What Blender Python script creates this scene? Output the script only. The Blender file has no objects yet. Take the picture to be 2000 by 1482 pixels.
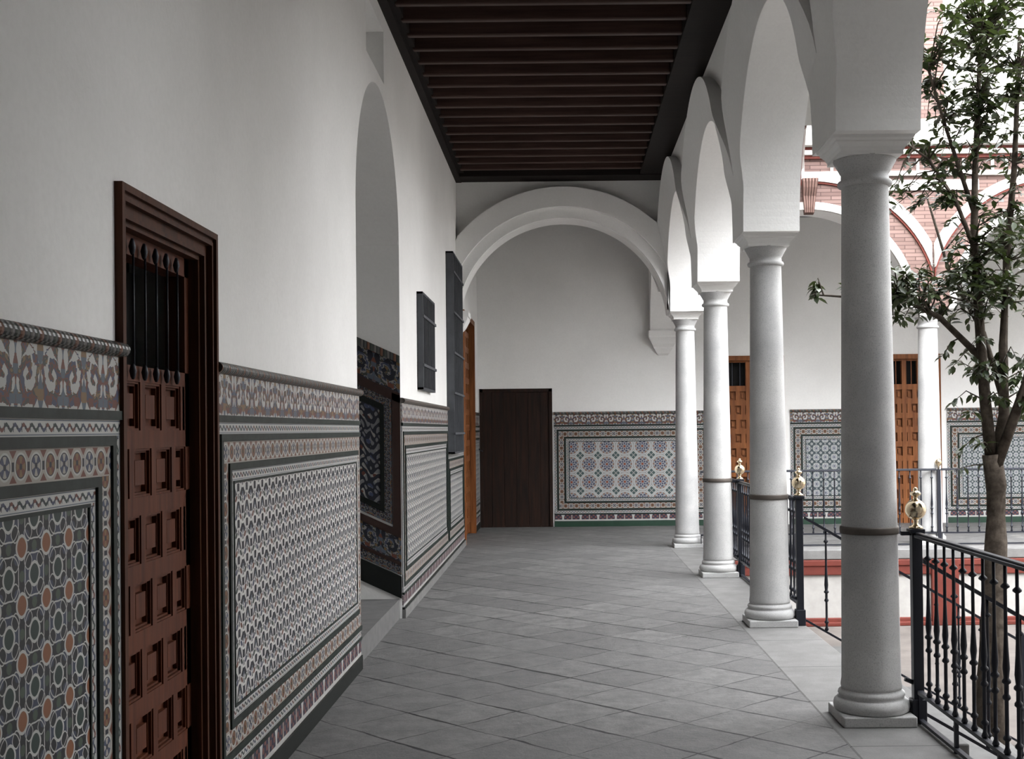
import bpy, bmesh, math, random
from mathutils import Vector, Matrix
random.seed(7)
PI = math.pi
S = bpy.context.scene
COL = S.collection

# ------------------------------------------------------------------ camera
F, W, H = 2370.0, 2000.0, 1482.0
PITCH, ROLL = 0.010, -0.0105
cam = bpy.data.cameras.new('camera')
co = bpy.data.objects.new('camera', cam)
COL.objects.link(co)
M = Matrix.Rotation(PI/2 + PITCH, 4, 'X') @ Matrix.Rotation(ROLL, 4, 'Z')
co.matrix_world = Matrix.Translation((0, 0, 1.5)) @ M
cam.sensor_width = 36.0
cam.lens = F / W * 36.0
_d = M.to_3x3().transposed() @ Vector((0, 1, 0))
cam.shift_x = (W/2 + F*_d.x/(-_d.z) - 1098) / W
cam.shift_y = (838 - (H/2 - F*_d.y/(-_d.z))) / W
cam.clip_start = 0.05
cam.clip_end = 200
S.camera = co

# ------------------------------------------------------------------ sky, sun, exposure
S.view_settings.view_transform = 'Standard'
S.view_settings.look = 'None'
S.view_settings.gamma = 1.0
S.view_settings.use_curve_mapping = False
S.view_settings.exposure = 0.0
wd = bpy.data.worlds.new('sky')
S.world = wd
wd.use_nodes = True
bg = wd.node_tree.nodes['Background']
bg.inputs[0].default_value = (0.97, 0.98, 1.0, 1)
# hazy bright sky, brightest around the sun behind the camera
_nt = wd.node_tree
_tc = _nt.nodes.new('ShaderNodeTexCoord')
_dp = _nt.nodes.new('ShaderNodeVectorMath'); _dp.operation = 'DOT_PRODUCT'
_dp.inputs[1].default_value = Vector((-0.30, -0.78, 0.55)).normalized()
_nt.links.new(_tc.outputs['Generated'], _dp.inputs[0])
_mx = _nt.nodes.new('ShaderNodeMath'); _mx.operation = 'MAXIMUM'; _mx.inputs[1].default_value = 0.0
_nt.links.new(_dp.outputs['Value'], _mx.inputs[0])
_pw = _nt.nodes.new('ShaderNodeMath'); _pw.operation = 'POWER'; _pw.inputs[1].default_value = 2.0
_nt.links.new(_mx.outputs[0], _pw.inputs[0])
_ma = _nt.nodes.new('ShaderNodeMath'); _ma.operation = 'MULTIPLY_ADD'
_ma.inputs[1].default_value = 12.0; _ma.inputs[2].default_value = 11.0
_nt.links.new(_pw.outputs[0], _ma.inputs[0]); _nt.links.new(_ma.outputs[0], bg.inputs[1])
sun = bpy.data.lights.new('sun', 'SUN')
sun.energy = 5.0
sun.angle = 0.009
sun.color = (1.0, 0.95, 0.86)
so = bpy.data.objects.new('sun', sun)
COL.objects.link(so)
so.rotation_euler = Vector((-1.0, -0.9, 1.9)).to_track_quat('Z', 'Y').to_euler()
so.location = (-6, -6, 20)

# ------------------------------------------------------------------ shader expression helper
class X:
    def __init__(s, t, k): s.t, s.k = t, k
    def _m(s, op, *a):
        n = s.t.nodes.new('ShaderNodeMath'); n.operation = op
        for i, v in enumerate((s,) + a):
            if isinstance(v, X): s.t.links.new(v.k, n.inputs[i])
            else: n.inputs[i].default_value = float(v)
        return X(s.t, n.outputs[0])
    def __add__(s, o): return s._m('ADD', o)
    __radd__ = __add__
    def __sub__(s, o): return s._m('SUBTRACT', o)
    def __rsub__(s, o): return (s * -1) + o
    def __mul__(s, o): return s._m('MULTIPLY', o)
    __rmul__ = __mul__
    def __truediv__(s, o): return s._m('DIVIDE', o)
    def __lt__(s, o): return s._m('LESS_THAN', o)
    def __gt__(s, o): return s._m('GREATER_THAN', o)
    def fr(s): return s._m('FRACT')
    def fl(s): return s._m('FLOOR')
    def ab(s): return s._m('ABSOLUTE')
    def sin(s): return s._m('SINE')
    def cos(s): return s._m('COSINE')
    def sq(s): return s._m('SQRT')
    def mod(s, o): return s._m('FLOORED_MODULO', o)
    def at2(s, o): return s._m('ARCTAN2', o)
    def mx(s, o): return s._m('MAXIMUM', o)
    def mn(s, o): return s._m('MINIMUM', o)

class Mat:
    def __init__(s, name, rough=0.6, metal=0.0, spec=0.4):
        s.m = bpy.data.materials.new(name); s.m.use_nodes = True
        s.t = s.m.node_tree; s.b = s.t.nodes['Principled BSDF']
        s.b.inputs['Roughness'].default_value = rough
        s.b.inputs['Metallic'].default_value = metal
        s.b.inputs['Specular IOR Level'].default_value = spec
    def uv(s):
        n = s.t.nodes.new('ShaderNodeUVMap'); n.uv_map = 'UVMap'
        q = s.t.nodes.new('ShaderNodeSeparateXYZ'); s.t.links.new(n.outputs[0], q.inputs[0])
        return X(s.t, q.outputs[0]), X(s.t, q.outputs[1])
    def pos(s):
        g = s.t.nodes.new('ShaderNodeNewGeometry')
        q = s.t.nodes.new('ShaderNodeSeparateXYZ'); s.t.links.new(g.outputs['Position'], q.inputs[0])
        return X(s.t, q.outputs[0]), X(s.t, q.outputs[1]), X(s.t, q.outputs[2])
    def noise(s, scale, detail=3, rough=0.6, vec=None, color=False):
        n = s.t.nodes.new('ShaderNodeTexNoise')
        n.inputs['Scale'].default_value = scale; n.inputs['Detail'].default_value = detail
        n.inputs['Roughness'].default_value = rough
        if vec is None:
            g = s.t.nodes.new('ShaderNodeNewGeometry'); s.t.links.new(g.outputs['Position'], n.inputs['Vector'])
        else: s.t.links.new(vec.k, n.inputs['Vector'])
        return X(s.t, n.outputs[0])
    def vec(s, a, b, c=0.0):
        n = s.t.nodes.new('ShaderNodeCombineXYZ')
        for i, v in enumerate((a, b, c)):
            if isinstance(v, X): s.t.links.new(v.k, n.inputs[i])
            else: n.inputs[i].default_value = v
        return X(s.t, n.outputs[0])
    def mix(s, f, a, b):
        n = s.t.nodes.new('ShaderNodeMix'); n.data_type = 'RGBA'
        if isinstance(f, X): s.t.links.new(f.k, n.inputs[0])
        else: n.inputs[0].default_value = f
        for i, v in ((6, a), (7, b)):
            if isinstance(v, X): s.t.links.new(v.k, n.inputs[i])
            else: n.inputs[i].default_value = tuple(v) + (1,) if len(v) == 3 else v
        return X(s.t, n.outputs[2])
    def color(s, c):
        if isinstance(c, X): s.t.links.new(c.k, s.b.inputs['Base Color'])
        else: s.b.inputs['Base Color'].default_value = tuple(c) + (1,)
        return s
    def bump(s, h, strength=0.3, dist=0.01):
        n = s.t.nodes.new('ShaderNodeBump'); n.inputs['Strength'].default_value = strength
        n.inputs['Distance'].default_value = dist
        s.t.links.new(h.k, n.inputs['Height']); s.t.links.new(n.outputs[0], s.b.inputs['Normal'])
        return s

def plain(name, c, rough=0.6, metal=0.0, spec=0.4, var=0.12, sc=9, bump=0.0):
    k = Mat(name, rough, metal, spec)
    n = k.noise(sc, 4)
    d = tuple(v*(1-var*2) for v in c); e = tuple(min(1, v*(1+var*1.2)) for v in c)
    k.color(k.mix(((n - 0.25)*2.0).mx(0).mn(1), d, e))
    if bump: k.bump(k.noise(sc*6, 3), bump, 0.004)
    return k.m

WHITE = (0.40, 0.40, 0.385); CREAM = (0.30, 0.28, 0.25)
GREEN = (0.018, 0.035, 0.030); BLUE = (0.045, 0.055, 0.095); RED = (0.125, 0.045, 0.030)
OCHRE = (0.17, 0.105, 0.05); INK = (0.018, 0.020, 0.028); SLATE = (0.08, 0.10, 0.13)

def m_plaster():
    k = Mat('white_plaster', 0.9, 0, 0.15)
    n = k.noise(1.3, 5, 0.65); n2 = k.noise(40, 3)
    c = k.mix(((n-0.35)*2.5).mx(0).mn(1), (0.79, 0.785, 0.77), (0.86, 0.855, 0.84))
    k.color(k.mix(((n2-0.40)*3).mx(0).mn(1)*0.25, c, (0.70, 0.695, 0.68)))
    k.bump(k.noise(60, 4), 0.25, 0.004)
    return k.m

def m_stone():
    k = Mat('grey_granite', 0.75, 0, 0.3)
    n = k.noise(170, 2, 0.7); n2 = k.noise(2.2, 5)
    c = k.mix(((n2-0.35)*2.6).mx(0).mn(1), (0.40, 0.40, 0.40), (0.58, 0.58, 0.57))
    k.color(k.mix(((n-0.50)*5).mx(0).mn(1)*0.5, c, (0.20, 0.20, 0.205)))
    k.bump(n, 0.15, 0.002)
    return k.m

def m_floor():
    k = Mat('diagonal_stone_slabs', 0.62, 0, 0.35)
    x, y, z = k.pos()
    wob = (k.noise(3.0, 4) - 0.5)*0.045
    s = (x + y)*0.70711/0.41 + 0.29 + wob/0.41
    t = (y - x)*0.70711/0.41 + 0.4 + wob/0.41
    fs = s.fr(); ft = t.fr()
    w = (k.noise(2.1, 3) - 0.40).mx(0)*0.10 + 0.007
    es = (fs - 0.5).ab(); et = (ft - 0.5).ab()
    joint = (es > (w*-1 + 0.5)).mx((et > (w*-0.45 + 0.5)))
    cell = k.vec(s.fl(), t.fl(), 0)
    wn = k.t.nodes.new('ShaderNodeTexWhiteNoise'); wn.noise_dimensions = '2D'
    k.t.links.new(cell.k, wn.inputs['Vector'])
    base = k.mix(X(k.t, wn.outputs[0]), (0.125, 0.123, 0.122), (0.18, 0.178, 0.175))
    n = k.noise(7, 6, 0.7)
    c = k.mix(((n-0.40)*4.5).mx(0).mn(1)*0.7, base, (0.095, 0.095, 0.095))
    n4 = k.noise(24, 5, 0.75)
    c = k.mix(((n4-0.50)*5).mx(0).mn(1)*0.35, c, (0.07, 0.07, 0.072))
    n3 = k.noise(90, 2)
    c = k.mix(((n3-0.5)*4).mx(0).mn(1)*0.35, c, (0.22, 0.22, 0.216))
    k.color(k.mix(joint, c, (0.020, 0.020, 0.022)))
    k.bump(n*1.0 + joint*-0.8 + n3*0.2 + n4*0.5, 0.5, 0.012)
    return k.m

def m_slab(name, ca, cb, length=0.8):
    k = Mat(name, 0.7, 0, 0.3)
    x, y, z = k.pos()
    n = k.noise(5, 5)
    j = ((y/length).fr() - 0.5).ab() > 0.495
    c = k.mix(((n-0.35)*2.6).mx(0).mn(1), ca, cb)
    n3 = k.noise(110, 2)
    c = k.mix(((n3-0.5)*4).mx(0).mn(1)*0.4, c, tuple(v*0.5 for v in ca))
    k.color(k.mix(j, c, (0.05, 0.05, 0.05)))
    k.bump(n3, 0.2, 0.003)
    return k.m

def m_wood(name, ca, cb, axis='z', rough=0.5, sc=1.0):
    k = Mat(name, rough, 0, 0.2)
    x, y, z = k.pos()
    v = k.vec(x*28*sc, y*28*sc, z*2.2*sc) if axis == 'z' else k.vec(x*1.5*sc, y*26*sc, z*26*sc)
    n = k.noise(1.0, 4, 0.6, v)
    k.color(k.mix(((n-0.3)*2.4).mx(0).mn(1), ca, cb))
    k.bump(n, 0.2, 0.003)
    return k.m

def m_brick(name, axis):
    k = Mat(name, 0.85, 0, 0.2)
    x, y, z = k.pos()
    a = x if axis == 'x' else y
    r = z/0.048
    row = r.fl()
    u = a/0.26 + row*0.5
    j = ((r.fr()-0.5).ab() > 0.40).mx((u.fr()-0.5).ab() > 0.475)
    wn = k.t.nodes.new('ShaderNodeTexWhiteNoise'); wn.noise_dimensions = '2D'
    k.t.links.new(k.vec(u.fl(), row).k, wn.inputs['Vector'])
    b = k.mix(X(k.t, wn.outputs[0]), (0.115, 0.074, 0.066), (0.17, 0.115, 0.102))
    k.color(k.mix(j, b, (0.078, 0.050, 0.045)))
    k.bump(j*-1, 0.4, 0.006)
    return k.m

# ---- tile patterns; UVs are in band heights for borders and metres for fields
def dist(a, b): return (a*a + b*b).sq()
def m_twist():
    k = Mat('twist_border_tile', 0.42, 0, 0.28)
    u, v = k.uv()
    y = v - 0.5
    sn = (u*PI*2).sin()*0.15
    st = ((y - sn).ab() < 0.11)*(y.ab() < 0.26)
    idx = u.fl().mod(3)
    c = k.mix(idx > 0.5, BLUE, RED)
    c = k.mix(idx > 1.5, c, GREEN)
    o = k.mix(st, WHITE, c)
    dot = (dist(u.fr() - 0.5, y) < 0.11).mx(((u.fr() - 0.04).ab() < 0.04)*(y.ab() < 0.24))
    o = k.mix(dot, o, INK)
    o = k.mix((y.ab() - 0.40).ab() < 0.03, o, SLATE)
    return k.color(o).m

def m_medal():
    k = Mat('medallion_border_tile', 0.42, 0, 0.28)
    u, v = k.uv()
    u = u*1.02
    a = u.fr() - 0.5; b = v - 0.5
    r = dist(a, b); th = b.at2(a)
    alt = u.fl().mod(2) > 0.5
    c1 = k.mix(alt, RED, BLUE); c2 = k.mix(alt, OCHRE, CREAM)
    o = k.mix((th*4).cos() > 0.0, c1, c2)
    o = k.mix(r < 0.09, o, INK)
    o = k.mix((r > 0.30), o, INK)
    o = k.mix(r > 0.335, o, WHITE)
    o = k.mix(r > 0.40, o, k.mix((a.ab() + b.ab()) > 0.72, CREAM, RED))
    o = k.mix((a.ab() > 0.42)*(b.ab() < 0.13), o, INK)
    o = k.mix(b.ab() > 0.45, o, CREAM)
    return k.color(o).m

def m_frieze(name='scroll_frieze_tile', ground=WHITE, fig=None):
    # u in heights; motif period 1.74 heights, mirrored
    k = Mat(name, 0.42, 0, 0.28)
    u, v = k.uv()
    P = 1.74
    q = u/P
    x = ((q.fr() - 0.5).ab())*P           # 0..0.87 mirrored
    y = v - 0.5
    wv = (k.noise(9.0, 2, 0.5, k.vec(x, v, 0)) - 0.5)*0.22
    a = x - 0.42 + wv; b = y - 0.03 + wv*0.8
    r = dist(a, b*0.8); th = b.at2(a)
    sp = (r*21 - th*1.0)                   # scroll
    arm = (sp.sin() > -0.05)*(r < 0.38)
    leaf = ((th*5 + r*14).sin() > -0.1)*(r < 0.46)*(r > 0.27)
    cn = k.noise(6.0, 1, 0.5, k.vec(x + q.fl()*3.7, v*1.0, q.fl()))
    col = k.mix(cn > 0.47, (0.045, 0.05, 0.045), RED if fig is None else fig)
    col = k.mix(cn > 0.56, col, BLUE)
    col = k.mix(cn < 0.38, col, OCHRE)
    o = k.mix(arm.mx(leaf), ground, col)
    cand = ((x - 0.055 - (y*13).sin()*0.035) < 0.0)   # candelabrum on the axis
    o = k.mix(cand, o, k.mix((y*20).sin() > 0, RED, SLATE))
    cand2 = (x - 0.80 - (y*9 + 1.0).sin()*0.05) > 0.0
    o = k.mix(cand2, o, k.mix((y*16).sin() > 0.1, SLATE, OCHRE))
    foot = (y < -0.30)*((x*14).sin() > 0.1)*((y + 0.45) > 0)
    o = k.mix(foot, o, k.mix((x*7).sin() > 0, RED, SLATE))
    return k.color(o).m

def m_star():
    k = Mat('star_lattice_tile', 0.42, 0, 0.28)
    u, v = k.uv()
    x = u/0.137*PI*2; y = v/0.137*PI*2
    f = x.cos() + y.cos()
    g = (x*2).cos() + (y*2).cos()
    h = ((x + y)).cos()*((x - y)).cos()
    o = k.mix((x*1.5).sin()*(y*1.5).sin() > 0.35, (0.014, 0.016, 0.018), (0.035, 0.045, 0.075))
    o = k.mix((g > 1.3)*(f.ab() < 1.0), o, (0.05, 0.07, 0.05))
    o = k.mix(f > 1.45, o, (0.19, 0.075, 0.035))
    o = k.mix(f < -1.45, o, GREEN)
    strap = ((f.ab() - 1.28).ab() < 0.17).mx((f*1.0 + g*0.35).ab() < 0.13).mx(((g + 0.7).ab() < 0.15)*(h < 0.25))
    o = k.mix(strap, o, WHITE)
    return k.color(o).m

def m_scale(name='scalloped_lattice_tile', dx=0.128, dy=0.072):
    k = Mat(name, 0.42, 0, 0.28)
    u, v = k.uv()
    x = u/dx; y = v/dy
    yy = y + (x*2*PI).cos()*0.13
    fy = yy.fr()
    xs = x + yy.fl()*0.5
    a = (xs.fr() - 0.5).ab()              # 0 at glyph axis, .5 between
    tri = (fy > 0.38)*(fy < 0.92)
    leg = (a - ((fy*-1 + 0.95)*0.42)).ab() < 0.10
    leg2 = (a > 0.37)*(fy > 0.48)
    o = k.mix(tri*(leg.mx(leg2)), WHITE, INK)
    o = k.mix(tri*(a < 0.05)*(fy < 0.70), o, SLATE)
    o = k.mix((fy > 0.92).mx(fy < 0.05), o, (0.46, 0.46, 0.44))
    dots = (fy > 0.06)*(fy < 0.34)
    b = ((xs*2).fr() - 0.5).ab()
    idx = (xs*2).fl().mod(3)
    dc = k.mix(idx > 0.5, BLUE, RED); dc = k.mix(idx > 1.5, dc, GREEN)
    dm = (b*1.3 + (fy - 0.20).ab()*1.6) < 0.36
    o = k.mix(dots*dm, o, dc)
    o = k.mix(dots*(b > 0.42), o, INK)
    return k.color(o).m

def m_rosette():
    k = Mat('rosette_field_tile', 0.42, 0, 0.28)
    u, v = k.uv()
    a = (u/0.273).fr() - 0.5; b = (v/0.273).fr() - 0.5
    r = dist(a, b); th = b.at2(a)
    pet = (th*8).cos()
    o = k.mix((r > 0.10)*(r < 0.215)*(pet > -0.1), (0.27, 0.275, 0.28), (0.045, 0.055, 0.11))
    o = k.mix((r > 0.235)*(r < 0.315)*(pet < 0.1), o, (0.045, 0.05, 0.09))
    o = k.mix((r > 0.335)*(r < 0.405)*((th*12).cos() > 0.0), o, (0.20, 0.105, 0.07))
    o = k.mix(r < 0.065, o, (0.20, 0.05, 0.025))
    o = k.mix((r - 0.455).ab() < 0.022, o, (0.42, 0.42, 0.41))
    c = ((a.ab()) - 0.5).ab() + ((b.ab()) - 0.5).ab()
    o = k.mix(c < 0.30, o, (0.42, 0.42, 0.41))
    dg = (a.ab() - b.ab()).ab()
    o = k.mix(c < 0.235, o, k.mix(dg < 0.03, (0.055, 0.085, 0.085), (0.28, 0.28, 0.27)))
    return k.color(o).m

def m_flower(name='small_flower_tile', p=0.137):
    k = Mat(name, 0.42, 0, 0.28)
    u, v = k.uv()
    a = (u/p).fr() - 0.5; b = (v/p).fr() - 0.5
    r = dist(a, b); th = b.at2(a)
    rr = r + (th*8).cos()*0.025
    o = k.mix(((u/p*PI*4).cos()*(v/p*PI*4).cos()) > 0.35, (0.05, 0.065, 0.075), (0.22, 0.25, 0.25))
    o = k.mix(rr < 0.36, o, WHITE)
    o = k.mix(rr < 0.27, o, k.mix((th*8).cos() > 0, (0.10, 0.12, 0.17), WHITE))
    o = k.mix(r < 0.08, o, BLUE)
    c = (a.ab() - 0.5).ab() + (b.ab() - 0.5).ab()
    o = k.mix((c - 0.14).ab() < 0.035, o, WHITE)
    return k.color(o).m

def m_vase():
    k = Mat('vase_band_tile', 0.42, 0, 0.28)
    u, v = k.uv()                      # u in metres / 0.27
    a = (u.fr() - 0.5)
    e = (a.ab() - 0.5).ab()            # distance from the white vase axis
    w = (v*3.4 + 0.4).sin()*-0.035 + 0.085
    o = k.mix(((a*26).cos()*(v*9).sin()) > 0.15, (0.03, 0.03, 0.05), (0.16, 0.07, 0.06))
    o = k.mix(a.ab() < 0.03, o, CREAM)
    o = k.mix(dist(a, (v - 0.25)*0.6) > 0.36, o, WHITE) if False else o
    o = k.mix(e < w, o, WHITE)
    o = k.mix(v < 0.12, o, WHITE)
    o = k.mix(v > 0.92, o, GREEN)
    return k.color(o).m

def m_rope():
    k = Mat('rope_moulding_tile', 0.3, 0, 0.5)
    u, v = k.uv()
    s = (u*38 + v*1.0)
    idx = s.fl().mod(4)
    c = k.mix(idx > 0.5, (0.07, 0.075, 0.07), (0.14, 0.13, 0.12))
    c = k.mix(idx > 1.5, c, (0.05, 0.06, 0.05)); c = k.mix(idx > 2.5, c, (0.16, 0.075, 0.045))
    f = (s.fr() - 0.5).ab()
    k.color(k.mix(f > 0.40, c, INK))
    k.bump(f*-1, 0.8, 0.01)
    return k.m

def m_bark():
    k = Mat('bark', 0.95, 0, 0.1)
    n = k.noise(16, 5)
    k.color(k.mix(((n-0.35)*2.6).mx(0).mn(1), (0.035, 0.028, 0.022), (0.10, 0.082, 0.066)))
    return k.bump(n, 0.6, 0.01).m

def m_leaf():
    k = Mat('glossy_leaf', 0.38, 0, 0.5)
    g = k.t.nodes.new('ShaderNodeNewGeometry')
    rnd = X(k.t, g.outputs['Random Per Island'])
    c = k.mix(rnd, (0.014, 0.024, 0.010), (0.040, 0.058, 0.018))
    k.color(c)
    k.b.inputs['Transmission Weight'].default_value = 0.0
    tr = k.t.nodes.new('ShaderNodeBsdfTranslucent')
    k.t.links.new(k.mix(0.5, c, (0.08, 0.11, 0.02)).k, tr.inputs[0])
    ms = k.t.nodes.new('ShaderNodeMixShader'); ms.inputs[0].default_value = 0.18
    out = k.t.nodes['Material Output']
    k.t.links.new(k.b.outputs[0], ms.inputs[1]); k.t.links.new(tr.outputs[0], ms.inputs[2])
    k.t.links.new(ms.outputs[0], out.inputs[0])
    return k.m

MT = dict(
    plaster=m_plaster(), stone=m_stone(), floor=m_floor(),
    kerb=m_slab('pale_stone_kerb', (0.145, 0.143, 0.14), (0.20, 0.198, 0.195), 0.95),
    step=plain('worn_stone_step', (0.125, 0.124, 0.122), 0.8, bump=0.2),
    doorwood=m_wood('red_brown_door_wood', (0.050, 0.013, 0.006), (0.115, 0.034, 0.014), rough=0.6),
    casing=m_wood('dark_brown_casing_wood', (0.034, 0.011, 0.005), (0.085, 0.029, 0.012), rough=0.6),
    farwood=m_wood('orange_brown_door_wood', (0.12, 0.038, 0.012), (0.26, 0.095, 0.03)),
    boardwood=m_wood('near_black_door_wood', (0.010, 0.007, 0.006), (0.030, 0.014, 0.009)),
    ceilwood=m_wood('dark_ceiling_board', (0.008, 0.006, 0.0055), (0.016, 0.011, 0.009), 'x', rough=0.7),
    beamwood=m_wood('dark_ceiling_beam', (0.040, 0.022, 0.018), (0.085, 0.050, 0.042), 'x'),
    iron=plain('dark_wrought_iron', (0.012, 0.014, 0.022), 0.45, 0.3, 0.5),
    grille=plain('grey_painted_iron', (0.075, 0.08, 0.09), 0.6, 0.1, 0.4),
    band=plain('rusty_iron_band', (0.10, 0.085, 0.075), 0.6, 0.3, 0.4),
    brass=plain('polished_brass', (0.72, 0.60, 0.42), 0.16, 1.0, 0.5, 0.03),
    dark=plain('unlit_black', (0.006, 0.006, 0.006), 0.9),  # near-black colour stands in for the darkness of unlit interiors
    console=plain('terracotta_console', (0.13, 0.075, 0.062), 0.8),
    pane=plain('dark_grille_backing', (0.022, 0.024, 0.028), 0.7, 0, 0.1),
    greywash=plain('grey_limewash', (0.24, 0.235, 0.23), 0.9),
    white=plain('white_painted_stucco', (0.55, 0.535, 0.51), 0.8, var=0.05),
    redpaint=plain('red_painted_stucco', (0.12, 0.020, 0.012), 0.7, var=0.14, sc=5),
    podium=plain('pale_limewashed_wall', (0.36, 0.35, 0.335), 0.85, var=0.06),
    ground=plain('courtyard_paving', (0.13, 0.115, 0.105), 0.8, var=0.15, sc=3, bump=0.2),
    brick_x=m_brick('pale_red_brick', 'x'), brick_y=m_brick('pale_red_brick_side', 'y'),
    green=plain('dark_green_glazed_tile', (0.016, 0.024, 0.021), 0.45, 0, 0.2, 0.3, 20),
    skirt=plain('black_glazed_skirting', (0.010, 0.012, 0.011), 0.5, 0, 0.2),
    farskirt=plain('green_glazed_skirting', (0.012, 0.040, 0.024), 0.4, 0, 0.5),
    twist=m_twist(), medal=m_medal(), frieze=m_frieze(), star=m_star(), scale=m_scale(),
    rosette=m_rosette(), flower=m_flower(), lace=m_flower('lace_flower_tile', 0.09), vase=m_vase(), rope=m_rope(),
    darkfrieze=m_frieze('scroll_tile_on_black', INK, (0.22, 0.21, 0.20)), stairfield=None,
    brownline=plain('brown_glazed_strip', (0.030, 0.013, 0.010), 0.3),
    whitetile=plain('white_glazed_tile', WHITE, 0.3),
    bark=m_bark(), leaf=m_leaf(),
)
def m_stairfield():
    k = Mat('leafy_scroll_field_on_black', 0.42, 0, 0.25)
    u, v = k.uv()
    w1 = (k.noise(5.0, 2, 0.5, k.vec(u, v, 0.3)) - 0.5)*0.35
    x = ((u/0.24).fr() - 0.5).ab()*0.24 + w1*0.25
    s = (x*52 + (v*30).sin()*1.8 + w1*5).sin()
    t = (v*46 + (x*60).cos()*1.6).sin()
    n = k.noise(11, 1, 0.5, k.vec(u, v, 1))
    f = (s*t).ab() > 0.50
    c = k.mix(n > 0.45, (0.26, 0.25, 0.23), (0.16, 0.16, 0.17)); c = k.mix(n < 0.36, c, (0.10, 0.035, 0.025)); c = k.mix(n > 0.62, c, (0.05, 0.06, 0.11))
    k.color(k.mix(f, INK, c))
    return k.m
MT['stairfield'] = m_stairfield()

# ------------------------------------------------------------------ mesh helper
class MB:
    def __init__(s): s.v, s.f, s.uv, s.sm = [], [], [], []
    def quad(s, pts, uv=None, smooth=False):
        i = len(s.v); s.v += [tuple(p) for p in pts]
        s.f.append(tuple(range(i, i+len(pts)))); s.uv.append(uv); s.sm.append(smooth)
    def box(s, x0, x1, y0, y1, z0, z1):
        i = len(s.v)
        s.v += [(x0,y0,z0),(x1,y0,z0),(x1,y1,z0),(x0,y1,z0),(x0,y0,z1),(x1,y0,z1),(x1,y1,z1),(x0,y1,z1)]
        for f in ((0,3,2,1),(4,5,6,7),(0,1,5,4),(1,2,6,5),(2,3,7,6),(3,0,4,7)):
            s.f.append(tuple(i+k for k in f)); s.uv.append(None); s.sm.append(False)
        return s
    def lathe(s, prof, seg=24, o=(0,0,0), axis='z'):
        base = len(s.v)
        for r, z in prof:
            for k in range(seg):
                a = 2*PI*k/seg
                s.v.append((o[0]+r*math.cos(a), o[1]+r*math.sin(a), o[2]+z))
        for j in range(len(prof)-1):
            for k in range(seg):
                a = base+j*seg+k; b = base+j*seg+(k+1) % seg
                s.f.append((a, b, b+seg, a+seg)); s.uv.append(None); s.sm.append(True)
        for j in (0, len(prof)-1):
            s.f.append(tuple(base+j*seg+k for k in range(seg))); s.uv.append(None); s.sm.append(False)
        return s
    def tube(s, pts, rad, seg=8, cap=True):
        pts = [Vector(p) for p in pts]; n = len(pts); base = len(s.v)
        if not hasattr(rad, '__len__'): rad = [rad]*n
        up = Vector((0.13, 0.31, 0.94)).normalized()
        for i, p in enumerate(pts):
            t = (pts[min(i+1, n-1)] - pts[max(i-1, 0)]).normalized()
            if abs(t.dot(up)) > 0.95: up2 = Vector((1, 0, 0))
            else: up2 = up
            a = t.cross(up2).normalized(); b = t.cross(a)
            for k in range(seg):
                an = 2*PI*k/seg
                s.v.append(tuple(p + (a*math.cos(an) + b*math.sin(an))*rad[i]))
        for j in range(n-1):
            for k in range(seg):
                a = base+j*seg+k; b = base+j*seg+(k+1) % seg
                s.f.append((a, b, b+seg, a+seg)); s.uv.append(None); s.sm.append(True)
        if cap:
            for j in (0, n-1):
                s.f.append(tuple(base+j*seg+k for k in range(seg))); s.uv.append(None); s.sm.append(False)
        return s
    def build(s, name, mat, parent=None, loc=(0,0,0), merge=False, bevel=0.0, label=None):
        me = bpy.data.meshes.new(name)
        me.from_pydata(s.v, [], s.f)
        uvl = me.uv_layers.new(name='UVMap')
        for p, uv in zip(me.polygons, s.uv):
            if uv:
                for li, c in zip(p.loop_indices, uv): uvl.data[li].uv = c
        me.polygons.foreach_set('use_smooth', s.sm)
        bm = bmesh.new(); bm.from_mesh(me)
        if merge: bmesh.ops.remove_doubles(bm, verts=bm.verts, dist=0.0004)
        bmesh.ops.recalc_face_normals(bm, faces=bm.faces)
        bm.to_mesh(me); bm.free()
        me.materials.append(MT[mat] if isinstance(mat, str) else mat)
        o = bpy.data.objects.new(name, me); COL.objects.link(o); o.location = loc
        if parent: o.parent = parent
        if bevel:
            b = o.modifiers.new('bevel', 'BEVEL'); b.width = bevel; b.segments = 2
            b.limit_method = 'ANGLE'; b.angle_limit = 0.6; b.harden_normals = False
        if label: o['label'] = label
        return o

def tag(o, label=None, cat=None, group=None, kind=None):
    if label: o['label'] = label
    if cat: o['category'] = cat
    if group: o['group'] = group
    if kind: o['kind'] = kind
    return o
def empty(name, loc, label=None, cat=None, group=None, kind=None, rz=0):
    o = bpy.data.objects.new(name, None); COL.objects.link(o)
    o.location = loc; o.rotation_euler = (0, 0, rz); o.empty_display_size = 0.1
    return tag(o, label, cat, group, kind)
def struct(o, label, cat): return tag(o, label, cat, None, 'structure')
def dup(root, loc, label=None, rz=None):
    r = root.copy(); COL.objects.link(r); r.location = loc
    if rz is not None: r.rotation_euler = (0, 0, rz)
    if label: r['label'] = label
    for ch in list(root.children):
        c = ch.copy(); COL.objects.link(c); c.parent = r
        for g in list(ch.children):
            d = g.copy(); COL.objects.link(d); d.parent = c
    return r

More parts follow.
